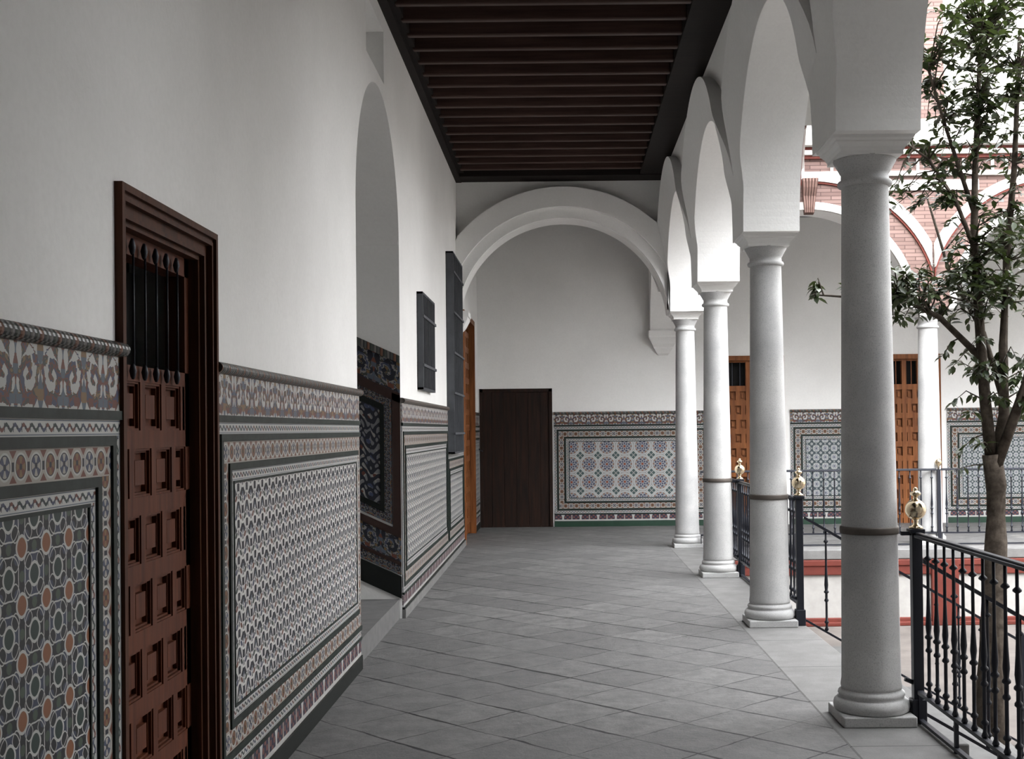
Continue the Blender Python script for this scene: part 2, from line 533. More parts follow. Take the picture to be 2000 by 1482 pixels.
class FR:  # local frame: a along, d depth, z up
    def __init__(s, O, A, N): s.O, s.A, s.N = Vector(O), Vector(A), Vector(N)
    def p(s, a, d, z): return s.O + s.A*a + s.N*d + Vector((0, 0, z))
def fbox(mb, fr, a0, a1, d0, d1, z0, z1):
    P = fr.p
    c = [P(a, d, z) for z in (z0, z1) for a, d in ((a0,d0),(a1,d0),(a1,d1),(a0,d1))]
    for f in ((0,3,2,1),(4,5,6,7),(0,1,5,4),(1,2,6,5),(2,3,7,6),(3,0,4,7)):
        mb.quad([c[i] for i in f])
def arch_wall(mb, fr, ac, zc, R, a0, a1, ztop, d0, d1, zs=None, n=72, flat=None):
    """solid over an opening, between a0..a1, up to ztop; legs down to zs outside the arch circle"""
    zs = zc if zs is None else zs
    s0 = math.asin(max(-1, min(1, (zs - zc)/R)))
    pts = []
    for i in range(n+1):
        t = PI - s0 - (PI - 2*s0)*i/n
        pts.append((ac + R*math.cos(t), zc + R*math.sin(t)))
    P = fr.p
    for (xa, za), (xb, zb) in zip(pts, pts[1:]):
        for d in (d0, d1): mb.quad([P(xa,d,za), P(xb,d,zb), P(xb,d,ztop), P(xa,d,ztop)])
        mb.quad([P(xa,d0,za), P(xb,d0,zb), P(xb,d1,zb), P(xa,d1,za)])
    xl, xr = pts[0][0], pts[-1][0]
    if xl > a0 + 1e-4:
        for d in (d0, d1): mb.quad([P(a0,d,zs), P(xl,d,zs), P(xl,d,ztop), P(a0,d,ztop)])
        mb.quad([P(a0,d0,zs), P(xl,d0,zs), P(xl,d1,zs), P(a0,d1,zs)])
    if xr < a1 - 1e-4:
        for d in (d0, d1): mb.quad([P(xr,d,zs), P(a1,d,zs), P(a1,d,ztop), P(xr,d,ztop)])
        mb.quad([P(xr,d0,zs), P(a1,d0,zs), P(a1,d1,zs), P(xr,d1,zs)])
    mb.quad([P(a0,d0,ztop), P(a1,d0,ztop), P(a1,d1,ztop), P(a0,d1,ztop)])
    for a in (a0, a1): mb.quad([P(a,d0,zs), P(a,d1,zs), P(a,d1,ztop), P(a,d0,ztop)])
def ring(mb, fr, ac, zc, r0, r1, d0, d1, t0=0.0, t1=PI, n=40, amin=-1e9, amax=1e9, zmax=1e9):
    P = fr.p
    def pt(r, t):
        a = ac + r*math.cos(t); z = zc + r*math.sin(t)
        return max(amin, min(amax, a)), min(z, zmax)
    for i in range(n):
        ta = t0 + (t1-t0)*i/n; tb = t0 + (t1-t0)*(i+1)/n
        a0, z0 = pt(r0, ta); a1, z1 = pt(r0, tb); a2, z2 = pt(r1, tb); a3, z3 = pt(r1, ta)
        if abs(a0-a3) + abs(z0-z3) < 1e-5 and abs(a1-a2) + abs(z1-z2) < 1e-5: continue
        for d in (d0, d1): mb.quad([P(a0,d,z0), P(a1,d,z1), P(a2,d,z2), P(a3,d,z3)])
        mb.quad([P(a0,d0,z0), P(a1,d0,z1), P(a1,d1,z1), P(a0,d1,z0)])
        mb.quad([P(a3,d0,z3), P(a2,d0,z2), P(a2,d1,z2), P(a3,d1,z3)])
    for t in (t0, t1):
        a0, z0 = pt(r0, t); a3, z3 = pt(r1, t)
        mb.quad([P(a0,d0,z0), P(a3,d0,z3), P(a3,d1,z3), P(a0,d1,z0)])

# ------------------------------------------------------------------ dimensions
XL = -1.295                 # face of the long left wall
ZC = 4.62                   # underside of ceiling beams
AX, AH = 1.567, 0.209       # arcade axis and half thickness
A0, A1 = AX-AH, AX+AH
YC = [3.18, 6.22, 9.26, 12.30, 15.34]
YF = 15.34
FX = [1.567, 4.637, 7.707, 10.777]
YW = 18.68                  # far wall
ZS, RA = 2.95, 1.24
GZ = -0.93                  # courtyard level
EDGE = 1.83
NEARY = -0.6

LW = FR((XL, 0, 0), (0, 1, 0), (1, 0, 0))        # left wall: a=Y, d=out of wall
FW = FR((0, YW, 0), (1, 0, 0), (0, -1, 0))       # far wall: a=X, d=towards camera
YX = FR((0, 0, 0), (0, 1, 0), (1, 0, 0))         # a=Y, d=X
XY = FR((0, 0, 0), (1, 0, 0), (0, 1, 0))         # a=X, d=Y

# ------------------------------------------------------------------ floors and ground
mb = MB(); mb.box(XL-0.3, 1.33, NEARY, YW+0.3, -0.2, 0)
mb.box(1.33, FX[3], YF-AH+0.40, YW+0.3, -0.2, 0)
struct(mb.build('floor', 'floor'), 'grey stone slab floor laid diagonally along the gallery', 'floor')
mb = MB(); mb.box(1.33, EDGE, NEARY, YF+0.19, -0.12, 0.0)
mb.box(EDGE, FX[3], YF-AH-0.36, YF+0.19, -0.12, 0)
struct(mb.build('trim_1', 'kerb', bevel=0.012), 'pale stone kerb slabs along the gallery edge under the columns', 'kerb')
mb = MB(); mb.box(EDGE-0.06, FX[3]+0.5, 2.4, YF, GZ-0.1, GZ)
struct(mb.build('floor_courtyard', 'ground'), 'brownish paved courtyard floor below the gallery', 'ground')
# podium faces of the far and the side gallery
yp = YF-AH-0.33
pod = MB(); pod.box(1.33, EDGE-0.04, NEARY, YF, GZ-0.05, -0.12); pod.box(EDGE-0.04, FX[3], yp, YF+0.1, GZ-0.05, -0.12)
po = struct(pod.build('wall_podium', 'podium'), 'whitewashed podium wall below the far gallery', 'wall')
mb = MB(); mb.box(EDGE-0.03, FX[3], yp-0.03, yp+0.01, -0.31, -0.125); mb.box(EDGE-0.03, FX[3], yp-0.045, yp+0.01, -0.20, -0.125)
mb.box(EDGE-0.03, FX[3], yp-0.03, yp+0.01, GZ, GZ+0.10); mb.box(EDGE-0.03, FX[3], yp-0.05, yp+0.01, GZ, GZ+0.05)
mb.box(4.47, 4.80, yp-0.06, yp+0.01, GZ, -0.125)
mb.box(EDGE-0.05, EDGE-0.01, NEARY, yp, -0.31, -0.125)
mb.build('red_band', 'redpaint', po, bevel=0.01, label='red painted bands and pier on the podium')

# ------------------------------------------------------------------ left wall with door, stair arch and niche openings
WT = 0.30
DY0, DY1, DZ = 3.54, 4.48, 2.215          # door opening
SY0, SY1 = 7.68, 9.72                    # stair opening
SC, SR, SZ = (SY0+SY1)/2, (SY1-SY0)/2, 2.95
mb = MB()
zt = 4.95
fbox(mb, LW, NEARY, DY0, -WT, 0, 0, zt)
fbox(mb, LW, DY0, DY1, -WT, 0, DZ, zt)
fbox(mb, LW, DY1, SY0, -WT, 0, 0, zt)
arch_wall(mb, LW, SC, SZ, SR, SY0, SY1, 4.07, -WT, 0)
NY0, NY1 = 8.16, 8.97
fbox(mb, LW, SY0, NY0, -WT, 0, 4.07, zt)
fbox(mb, LW, NY1, SY1, -WT, 0, 4.07, zt)
fbox(mb, LW, NY0, NY1, -WT, 0, 4.46, zt)
fbox(mb, LW, SY1, 15.86, -WT, 0, 0, zt)
fbox(mb, LW, 15.86, 17.74, -WT, 0, 3.08, zt)
fbox(mb, LW, 17.74, YW+0.3, -WT, 0, 0, zt)
wl = struct(mb.build('wall_left', 'plaster'), 'long white plastered gallery wall with tiled dado', 'wall')
# stairwell behind the arch
mb = MB()
fbox(mb, LW, SY0-0.25, SY0, -3.2, -WT, 0, 4.6)
fbox(mb, LW, SY1, SY1+0.25, -3.2, -WT, 0, 4.6)
arch_wall(mb, LW, SC, SZ, SR, SY0, SY1, 4.05, -1.6, -WT)
fbox(mb, LW, SY0, SY1, -3.4, -3.2, 0, 4.6)
fbox(mb, LW, SY0, SY1, -3.2, -0.62, 4.55, 4.65)
fbox(mb, LW, SY0, SY1, -0.75, -0.60, 4.05, 4.65)
struct(mb.build('wall_stairwell', 'plaster'), 'grey plaster walls and vault inside the stair arch', 'wall')
mb = MB()
for i in range(8):
    fbox(mb, LW, SY0, SY1, -3.2, -0.02-0.33*i, 0.155*i, 0.155*(i+1))
st = struct(mb.build('stairs', 'step', bevel=0.012), 'stone steps rising inside the arched stair opening', 'stairs')
# impost line on the far jamb
mb = MB(); mb.box(XL-1.6, XL-0.005, SY1-0.012, SY1, 2.99, 3.02)
mb.build('impost_line', 'plaster', wl)

# ------------------------------------------------------------------ far wall
FD = [(-1.27, -0.15, 2.13), (2.33, 3.42, 2.60), (4.74, 5.83, 2.60)]     # door openings in the far wall
mb = MB()
edges = [XL-0.3] + [v for d in FD for v in d[:2]] + [FX[3]+0.4]
for i in range(0, len(edges), 2): fbox(mb, FW, edges[i], edges[i+1], -0.3, 0, 0, zt)
for a, b, z in FD: fbox(mb, FW, a, b, -0.3, 0, z, zt)
wf = struct(mb.build('wall_far', 'plaster'), 'white plastered end wall above a tiled dado', 'wall')

mb = MB()
for a, b, z in FD: fbox(mb, FW, a-0.2, b+0.2, -0.75, -0.30, -0.2, 3.0)
fbox(mb, LW, DY0-0.3, DY1+0.3, -1.2, -0.30, -0.2, 2.6); fbox(mb, LW, 15.6, 18.0, -1.2, -0.30, -0.2, 3.4)  # solid black blocks added to stop light leaking past the doors
struct(mb.build('wall_door_backing', 'dark'), 'added black backing blocks in place of unlit rooms behind the closed doors', 'wall')

# ------------------------------------------------------------------ dados
def strip(mb, fr, a0, a1, z0, z1, d, mode, h=None):
    """one tile strip as a thin slab on the wall; mode 'h' / 'v' border, 'm' metres"""
    P = fr.p
    if mode == 'h':
        h = h or (z1-z0); uv = [(a0/h,0),(a1/h,0),(a1/h,1),(a0/h,1)]
        if h != (z1-z0): uv = [(a0/h,0),(a1/h,0),(a1/h,1),(a0/h,1)]
    elif mode == 'v':
        h = h or (a1-a0); uv = [(z0/h,0),(z0/h,1),(z1/h,1),(z1/h,0)]
    else: uv = [(a0,z0),(a1,z0),(a1,z1),(a0,z1)]
    mb.quad([P(a0,d,z0), P(a1,d,z0), P(a1,d,z1), P(a0,d,z1)], uv)
    for q in (((a0,z0),(a1,z0)),((a0,z1),(a1,z1)),((a0,z0),(a0,z1)),((a1,z0),(a1,z1))):
        (p0, q0), (p1, q1) = q
        mb.quad([P(p0,0,q0), P(p1,0,q1), P(p1,d,q1), P(p0,d,q0)])

def dado(fr, a0, a1, field, wall, lf=True, rf=True, skirt='skirt', capends=0.0, top=True, bottomonly=False):
    B = {k: MB() for k in ('twist','medal','green','frieze','vase','white','skirt','field','line')}
    t = 0.012
    # continuous horizontals
    strip(B['skirt'], fr, a0, a1, 0.0, 0.088, 0.022, 'm')
    strip(B['white'], fr, a0, a1, 0.088, 0.100, t, 'm')
    strip(B['vase'], fr, a0, a1, 0.100, 0.188, t, 'h', 0.27)
    B['green'].uv and None
    strip(B['green'], fr, a0, a1, 0.188, 0.204, t+0.008, 'm')
    if top:
        strip(B['green'], fr, a0, a1, 1.540, 1.566, t+0.008, 'm')
        strip(B['frieze'], fr, a0, a1, 1.566, 1.722, t, 'h')
    wV = [0.045, 0.028, 0.085, 0.028, 0.042, 0.010]          # frame widths from outside in
    zb, ztp = 0.204, (1.540 if top else 1.222)
    L, R = a0, a1
    names = ['twist', 'green', 'medal', 'green', 'twist', 'line']
    for i, (w, nm) in enumerate(zip(wV, names)):
        tt = t + (0.008 if nm == 'green' else (0.004 if nm == 'line' else 0))
        key = nm
        hm = 'h' if nm in ('twist', 'medal') else 'm'
        vm = 'v' if nm in ('twist', 'medal') else 'm'
        strip(B[key], fr, L, R, zb, zb+w, tt, hm)
        strip(B[key], fr, L, R, ztp-w, ztp, tt, hm)
        zb += w; ztp -= w
        if lf and not (lf == 2 and i in (1, 3)): strip(B[key], fr, L, L+w, zb, ztp, tt, vm); L += w
        if rf and not (rf == 2 and i in (0, 1, 3)): strip(B[key], fr, R-w, R, zb, ztp, tt, vm); R -= w
    strip(B['field'], fr, L, R, zb, ztp, t, 'm')
    names = dict(twist='twist_border', medal='medallion_border', green='green_moulding', frieze='tile_frieze',
                 vase='vase_band', white='white_fillet', skirt='skirting', field='tile_field', line='dark_fillet')
    mats = dict(twist='twist', medal='medal', green='green', frieze='frieze', vase='vase', white='whitetile',
                skirt=skirt, field=field, line='green')
    for k, b in B.items():
        if b.f: b.build(names[k], mats[k], wall)
    # rope cap
    if top:
        rp = MB(); n = 8; P = fr.p
        for k in range(n):
            ta = -PI/2 + PI*k/n; tb = -PI/2 + PI*(k+1)/n
            za, zb2 = 1.744+0.022*math.sin(ta), 1.744+0.022*math.sin(tb)
            da, db = 0.012+0.026*math.cos(ta), 0.012+0.026*math.cos(tb)
            rp.quad([P(a0,da,za), P(a1+capends,da,za), P(a1+capends,db,zb2), P(a0,db,zb2)],
                    [(a0, k/n*1.0), (a1, k/n*1.0), (a1, (k+1)/n), (a0, (k+1)/n)], True)
        for a in (a0, a1+capends):
            rp.quad([P(a, 0.012+0.026*math.cos(-PI/2+PI*k/n), 1.744+0.022*math.sin(-PI/2+PI*k/n)) for k in range(n+1)])
            
        fbox(rp, fr, a0, a1+capends, 0, 0.012, 1.722, 1.766)
        rp.build('rope_moulding', 'rope', wall)

dado(LW, NEARY, 3.52, 'star', wl, lf=False, capends=0.02)
dado(LW, 4.50, SY0-0.004, 'scale', wl, rf=2, capends=0.02)
dado(LW, SY1+0.004, 13.62, 'scale', wl)
mbk = MB()
dado(LW, 13.62, 15.80, 'scale', wl, top=False)
dado(LW, 17.84, YW, 'scale', wl, lf=False, rf=False)
dado(FW, -0.13, 2.24, 'rosette', wf, skirt='farskirt')
dado(FW, 3.51, 4.65, 'flower', wf, skirt='farskirt')
dado(FW, 5.92, 9.9, 'lace', wf, skirt='farskirt')
# stone curb along the wall past the stairs
mb = MB(); fbox(mb, LW, SY1, 15.84, 0.0, 0.03, 0, 0.07)
mb.build('stone_curb', 'kerb', wl)

# sloping stair dado on the far jamb (plane y = SY1, facing the camera)
SD = FR((XL, SY1, 0), (-1, 0, 0), (0, -1, 0))
SL = 0.46
def sstrip(mb, a0, a1, z0, z1, d, mode='m'):
    P = SD.p; h = z1-z0
    f = lambda a, z: P(a, d, z + a*SL)
    g = lambda a, z: P(a, 0, z + a*SL)
    if mode == 'h': uv = [(a0/h,0),(a1/h,0),(a1/h,1),(a0/h,1)]
    elif mode == 'v': w = a1-a0; uv = [(z0/w,0),(z0/w,1),(z1/w,1),(z1/w,0)]
    else: uv = [(a0,z0),(a1,z0),(a1,z1),(a0,z1)]
    mb.quad([f(a0,z0), f(a1,z0), f(a1,z1), f(a0,z1)], uv)
    for p, q in (((a0,z0),(a1,z0)),((a0,z1),(a1,z1)),((a0,z0),(a0,z1)),((a1,z0),(a1,z1))):
        mb.quad([g(*p), g(*q), f(*q), f(*p)])
E = 1.9
for nm, mt, lst in (
    ('skirting', 'skirt', [(0, E, 0.16, 0.335, 0.014, 'm')]),
    ('twist_border', 'darkfrieze', [(0, E, 0.345, 0.42, 0.010, 'h'), (0.13, E, 0.72, 0.79, 0.010, 'h'), (0.13, E, 1.65, 1.72, 0.010, 'h'), (0.07, 0.13, 0.72, 1.72, 0.010, 'v')]),
    ('brown_fillet', 'brownline', [(0, E, 0.42, 0.45, 0.016, 'm'), (0, E, 0.64, 0.70, 0.016, 'm'), (0, 0.065, 0.70, 1.78, 0.016, 'm'), (0, E, 1.72, 1.80, 0.016, 'm')]),
    ('black_fillet', 'skirt', [(0.13, E, 0.79, 0.84, 0.014, 'm'), (0.13, E, 1.60, 1.65, 0.014, 'm'), (0.13, 0.165, 0.84, 1.60, 0.014, 'm')]),
    ('tile_frieze', 'darkfrieze', [(0, E, 0.45, 0.64, 0.010, 'h'), (0, E, 1.80, 2.04, 0.010, 'h')]),
    ('tile_field', 'stairfield', [(0.165, E, 0.84, 1.60, 0.008, 'm')]),
    ('rope_moulding', 'rope', [(0, E, 2.04, 2.10, 0.03, 'm')])):
    mb = MB()
    for t_ in lst: sstrip(mb, *t_)
    mb.build(nm, mt, wl)

# ------------------------------------------------------------------ arcades
def foot(z):
    t = max(0, min(1, (z-3.24)/0.32)); return 0.04*t*t*(3-2*t)
def splay(mb, fr, c, r0, r1, gi, sg, amin, amax, n=48):
    """archivolt whose splayed face rises from the soffit edge to a proud outer rim, dying out at its feet"""
    P = fr.p; rows = []
    for i in range(n+1):
        t = 0.30 + (PI-0.60)*i/n
        e = min(t-0.30, PI-0.30-t)/0.42
        e = max(0, min(1, e)); e = e*e*(3-2*e)
        def q(r, d):
            a = c + r*math.cos(t); z = ZS + r*math.sin(t)
            return P(max(amin, min(amax, a)), gi + sg*(foot(z)*1.0 + d), min(z, ZC-0.005))
        rows.append((q(r0, -0.003), q(r0, 0.002), q(r1, 0.002 + 0.112*e), q(r1, -0.02)))
    for a, b in zip(rows, rows[1:]):
        for j in range(3): mb.quad([a[j], b[j], b[j+1], a[j+1]], smooth=(j != 2))
def arcade(fr, cs, d0, d1, inner, ztop, name, label):
    """wall over columns; inner=-1: gallery side is d0, +1: gallery side is d1"""
    mb = MB()
    for a, b in zip(cs, cs[1:]):
        arch_wall(mb, fr, (a+b)/2, ZS, RA if b-a < 3.05 else RA+0.015, a, b, ztop, d0, d1)
    w = mb.build(name, 'plaster', merge=True)
    struct(w, label, 'arcade')
    gi = d0 if inner < 0 else d1
    mb = MB(); rg = MB()
    for a, b in zip(cs, cs[1:]):
        c = (a+b)/2; sg = inner
        # spandrel thickening, tapering back to the block at its foot
        arch_wall(mb, fr, c, ZS, RA if b-a < 3.05 else RA+0.015, a, b, ZC, gi, gi+sg*0.04, zs=3.56)
        splay(rg, fr, c, RA+0.002 if b-a < 3.05 else RA+0.017, 1.61, gi, sg, a+0.02, b-0.02)
    # foot of the thickening above every column, tapering back to the block
    P = fr.p
    hw = lambda z: 1.52 - math.sqrt(RA**2 - (z-ZS)**2)
    zz = [3.25 + 0.31*k/10 for k in range(11)]
    for c in cs:
        for za, zb in zip(zz, zz[1:]):
            ya, yb, ea, eb = hw(za), hw(zb), foot(za), foot(zb)
            mb.quad([P(c-ya,gi+inner*ea,za), P(c+ya,gi+inner*ea,za), P(c+yb,gi+inner*eb,zb), P(c-yb,gi+inner*eb,zb)])
            for s_ in (-1, 1): mb.quad([P(c+s_*ya,gi,za), P(c+s_*yb,gi,zb), P(c+s_*yb,gi+inner*eb,zb), P(c+s_*ya,gi+inner*ea,za)])
    P = fr.p; a, b = cs[0], cs[-1]
    mb.quad([P(a,gi+inner*0.041,4.25), P(b,gi+inner*0.041,4.25), P(b,gi+inner*0.08,4.55), P(a,gi+inner*0.08,4.55)])
    mb.quad([P(a,gi+inner*0.08,4.55), P(b,gi+inner*0.08,4.55), P(b,gi+inner*0.08,ZC), P(a,gi+inner*0.08,ZC)])
    mb.build('spandrel', 'plaster', w)
    rg.build('archivolt', 'plaster', w)
    # blocks down to the capitals are part of the wall: soffit already at ZS
    return w
wr = arcade(YX, [0.14]+YC[:5], A0, A1, -1, 4.95, 'wall_right', 'white plastered arcade wall of round arches on columns')
wfa = arcade(XY, FX, YF-AH, YF+AH, 1, 4.95, 'wall_far_arcade', 'sunlit courtyard arcade with brick and white archivolts')

# cross arch at the end of the gallery (a) and arch to the far wall (b)
mb = MB()
ZA, RA2, AC = 2.80, 1.325, 0.03
arch_wall(mb, XY, AC, ZA, RA2, XL, A0+0.01, 4.95, YF-AH+0.02, YF+AH, zs=2.95)
ca = struct(mb.build('wall_cross_arch', 'plaster', merge=True, bevel=0.008), 'white round arch crossing the end of the gallery', 'arch')
mb = MB()
tA = math.asin(0.15/1.325)
ring(mb, XY, AC, ZA, RA2+0.004, 1.46, YF-AH-0.06, YF-AH+0.03, tA, PI-tA, 90, XL, A0-0.01)
ring(mb, XY, AC, ZA, 1.46, 1.705, YF-AH-0.13, YF-AH+0.03, 0.12, PI-0.12, 90, XL, A0-0.03)
mb.build('archivolt', 'plaster', ca, merge=True, bevel=0.012)
def corbel(mb, fr, a0, a1, dep, z0=2.62, z1=2.99):
    # moulded bracket: profile in depth, extruded along a
    prof = [(0, z0), (dep*0.18, z0+0.03), (dep*0.30, z0+0.10), (dep*0.30, z0+0.13), (dep*0.55, z0+0.17), (dep*0.9, z0+0.27), (dep*0.9, z0+0.30),
            (dep, z0+0.30), (dep, z1), (0, z1)]
    P = fr.p; m = (a0+a1)/2; h = (a1-a0)/2
    w = lambda z: h if z >= z0+0.28 else h*(0.30 + 0.70*((z-z0)/0.28)**0.8)
    for (d0, q0), (d1, q1) in zip(prof, prof[1:]):
        mb.quad([P(m-w(q0),d0,q0), P(m+w(q0),d0,q0), P(m+w(q1),d1,q1), P(m-w(q1),d1,q1)])
        for sd in (-1, 1): mb.quad([P(m+sd*w(q0),0,q0), P(m+sd*w(q0),d0,q0), P(m+sd*w(q1),d1,q1), P(m+sd*w(q1),0,q1)])
mb = MB(); corbel(mb, LW, YF-AH-0.02, YF+AH+0.02, 0.14)
mb.build('corbel', 'plaster', ca)
mb = MB()
yb0, yb1 = YF+AH, YW
arch_wall(mb, YX, (yb0+yb1)/2, 2.80, (yb1-yb0)/2-0.12, yb0, yb1, 4.95, A0, A1, zs=2.95)
cb = struct(mb.build('wall_corner_arch', 'plaster', merge=True, bevel=0.008), 'white arch from the corner column to the far wall', 'arch')
mb = MB(); corbel(mb, FW, A0-0.02, A1+0.02, 0.20)
mb.build('corbel', 'plaster', cb)

# courtyard dressing of the arcades
def facade(fr, cs, df, sg, brick, wall, z_up=7.5, low=0.0):
    W_, B_, R_ = MB(), MB(), MB()
    o = lambda t: sorted((df, df+sg*t))
    E0, E1 = cs[0]-AH, cs[-1]+AH
    for a, b in zip(cs, cs[1:]):
        c = (a+b)/2
        arch_wall(B_, fr, c, ZS, RA+0.02, a, b, 4.43, *o(0.02), zs=ZS+RA*math.sin(low))
        ring(W_, fr, c, ZS, RA+0.012, 1.345, *o(0.06), low, PI-low, 44)
        ring(B_, fr, c, ZS, 1.345, 1.575, *o(0.045), low, PI-low, 44, a+0.02, b-0.02, 4.61)
        ring(R_, fr, c, ZS, 1.575, 1.60, *o(0.07), 0.25, PI-0.25, 44, a+0.02, b-0.02, 4.61)
        ring(W_, fr, c, ZS, 1.60, 1.72, *o(0.09), 0.33, PI-0.33, 44, a+0.02, b-0.02, 4.61)
        # white string between the crowns
        for s0, s1 in ((a, c-0.95), (c+0.95, b)): fbox(W_, fr, s0, s1, *o(0.05), 4.43, 4.56)
        fbox(B_, fr, a, b, *o(0.03), 4.43, 4.62)
        for s0, s1 in ((a-0.17, a-0.05), (a+0.05, a+0.17), (c-0.75, c-0.68), (c-0.55, c-0.48), (c+0.48, c+0.55), (c+0.68, c+0.75)):
            pass
        k = 0
        x = a + 0.20
        while x < b - 0.15:
            fbox(W_, fr, x, x+0.035, *o(0.065), 4.67, 4.82)
            x += 0.175 if k % 2 == 0 else 0.36
            k += 1
    fbox(W_, fr, E0, E1, *o(0.09), 4.61, 4.665)
    fbox(B_, fr, E0, E1, *o(0.045), 4.665, 4.83)
    fbox(R_, fr, E0, E1, *o(0.10), 4.825, 4.865)
    fbox(W_, fr, E0, E1, *o(0.15), 4.865, 4.92)
    fbox(R_, fr, E0, E1, *o(0.11), 4.92, 4.965)
    fbox(W_, fr, E0, E1, *o(0.24), 4.965, 5.03)
    fbox(W_, fr, E0, E1, *o(0.17), 5.03, 5.14)
    # upper storey
    fbox(W_, fr, E0, E1, *sorted((df-sg*0.18, df-sg*0.05)), 4.95, z_up)
    for c in cs:
        fbox(W_, fr, c-0.23, c+0.20, *o(0.11), 5.14, 5.30)
        fbox(B_, fr, c-0.19, c+0.16, *o(0.07), 5.30, z_up-0.3)
    for a, b in zip(cs, cs[1:]):
        c = (a+b)/2
        for s in (-1, 1):
            fbox(W_, fr, c+s*0.62-0.06, c+s*0.62+0.06, *sorted((df-sg*0.06, df+sg*0.02)), 5.14, 7.1)
        fbox(W_, fr, c-0.68, c+0.68, *sorted((df-sg*0.06, df+sg*0.05)), 7.1, 7.22)
    fbox(W_, fr, E0-0.1, E1+0.1, *sorted((df-sg*0.3, df+sg*0.3)), z_up-0.28, z_up)
    W_.build('white_stucco_moulding', 'white', wall)
    B_.build('brick_facing', brick, wall)
    R_.build('red_string_course', 'redpaint', wall)
    for a, b in zip(cs, cs[1:]):
        c = (a+b)/2
        # fluted console at the crown
        k = MB(); P = fr.p
        prof = [(0.03, 4.14), (0.085, 4.16), (0.10, 4.22), (0.11, 4.36), (0.16, 4.46), (0.18, 4.53), (0.18, 4.57), (0.03, 4.57)]
        for j in range(5):
            hw0 = 0.058/5; x0 = c-0.058+j*0.0232
            def wq(z): return 1.0 + (z-4.14)*1.6
            for (d0_, q0), (d1_, q1) in zip(prof, prof[1:]):
                a0_ = c+(x0-c)*wq(q0); a1_ = c+(x0+0.017-c)*wq(q0); b0_ = c+(x0-c)*wq(q1); b1_ = c+(x0+0.017-c)*wq(q1)
                k.quad([P(a0_,df+sg*d0_,q0), P(a1_,df+sg*d0_,q0), P(b1_,df+sg*d1_,q1), P(b0_,df+sg*d1_,q1)])
                for s0, s1 in ((a0_, b0_), (a1_, b1_)):
                    k.quad([P(s0,df,q0), P(s0,df+sg*d0_,q0), P(s1,df+sg*d1_,q1), P(s1,df,q1)])
            for (d0_, q0), (d1_, q1) in zip(prof, prof[1:]):
                e0 = c-0.058*wq(q0); e1 = c+0.058*wq(q0); g0 = c-0.058*wq(q1); g1 = c+0.058*wq(q1)
                k.quad([P(e0,df+sg*(d0_-0.012),q0), P(e1,df+sg*(d0_-0.012),q0), P(g1,df+sg*(d1_-0.012),q1), P(g0,df+sg*(d1_-0.012),q1)])
        k.build('keystone_console', 'console', wall)
facade(XY, FX, YF-AH, -1, 'brick_x', wfa)
facade(YX, YC, A1, 1, 'brick_y', wr, low=0.62)

# walls closing the courtyard outside the picture, and upper storeys
mb = MB(); mb.box(FX[3]-0.1, FX[3]+0.3, NEARY, YW+0.3, GZ, 4.4)
struct(mb.build('wall_courtyard_right', 'white'), 'white wall closing the right side of the courtyard', 'wall')
mb = MB(); mb.box(EDGE+0.05, FX[3]+0.1, 2.9, 3.2, GZ, 8.5); mb.box(EDGE+0.05, EDGE+0.2, NEARY-0.3, 2.9, -0.2, 7.4)  # near wall and its return shaped tall and grey to shade the near bay
struct(mb.build('wall_courtyard_near', 'greywash'), 'unseen grey wall closing the near side of the courtyard, built tall to shade the near bay', 'wall')
mb = MB(); mb.box(XL-0.3, 2.3, NEARY-0.3, NEARY, -0.2, 4.95)
struct(mb.build('wall_near', 'plaster'), 'plaster wall behind the camera', 'wall')
mb = MB(); mb.box(XL-3.6, A1-0.2, NEARY-0.3, YW+0.3, 4.95, 7.45); mb.box(XL-3.6, FX[3]+0.3, YF+0.2, YW+0.3, 4.95, 7.45)
struct(mb.build('ceiling_upper_storey', 'white'), 'upper storey above the gallery', 'building')

# ------------------------------------------------------------------ ceiling
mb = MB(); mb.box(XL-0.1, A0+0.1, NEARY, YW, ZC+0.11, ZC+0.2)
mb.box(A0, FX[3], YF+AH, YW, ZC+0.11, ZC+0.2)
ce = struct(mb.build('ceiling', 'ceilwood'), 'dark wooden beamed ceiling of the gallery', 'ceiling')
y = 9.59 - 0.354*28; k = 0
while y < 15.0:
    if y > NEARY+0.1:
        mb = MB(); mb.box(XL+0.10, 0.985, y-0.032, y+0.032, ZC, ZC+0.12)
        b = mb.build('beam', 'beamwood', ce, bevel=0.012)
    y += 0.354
mb = MB()
mb.box(XL, XL+0.07, NEARY, YF-AH, ZC-0.03, ZC+0.12); mb.box(XL+0.07, XL+0.12, NEARY, YF-AH, ZC+0.02, ZC+0.12)
mb.box(0.985, A0, NEARY, YF-AH, ZC-0.012, ZC+0.12)
mb.box(XL, A0, YF-AH-0.33, YF-AH+0.02, ZC-0.02, ZC+0.12)
mb.build('ceiling_cornice', 'ceilwood', ce)

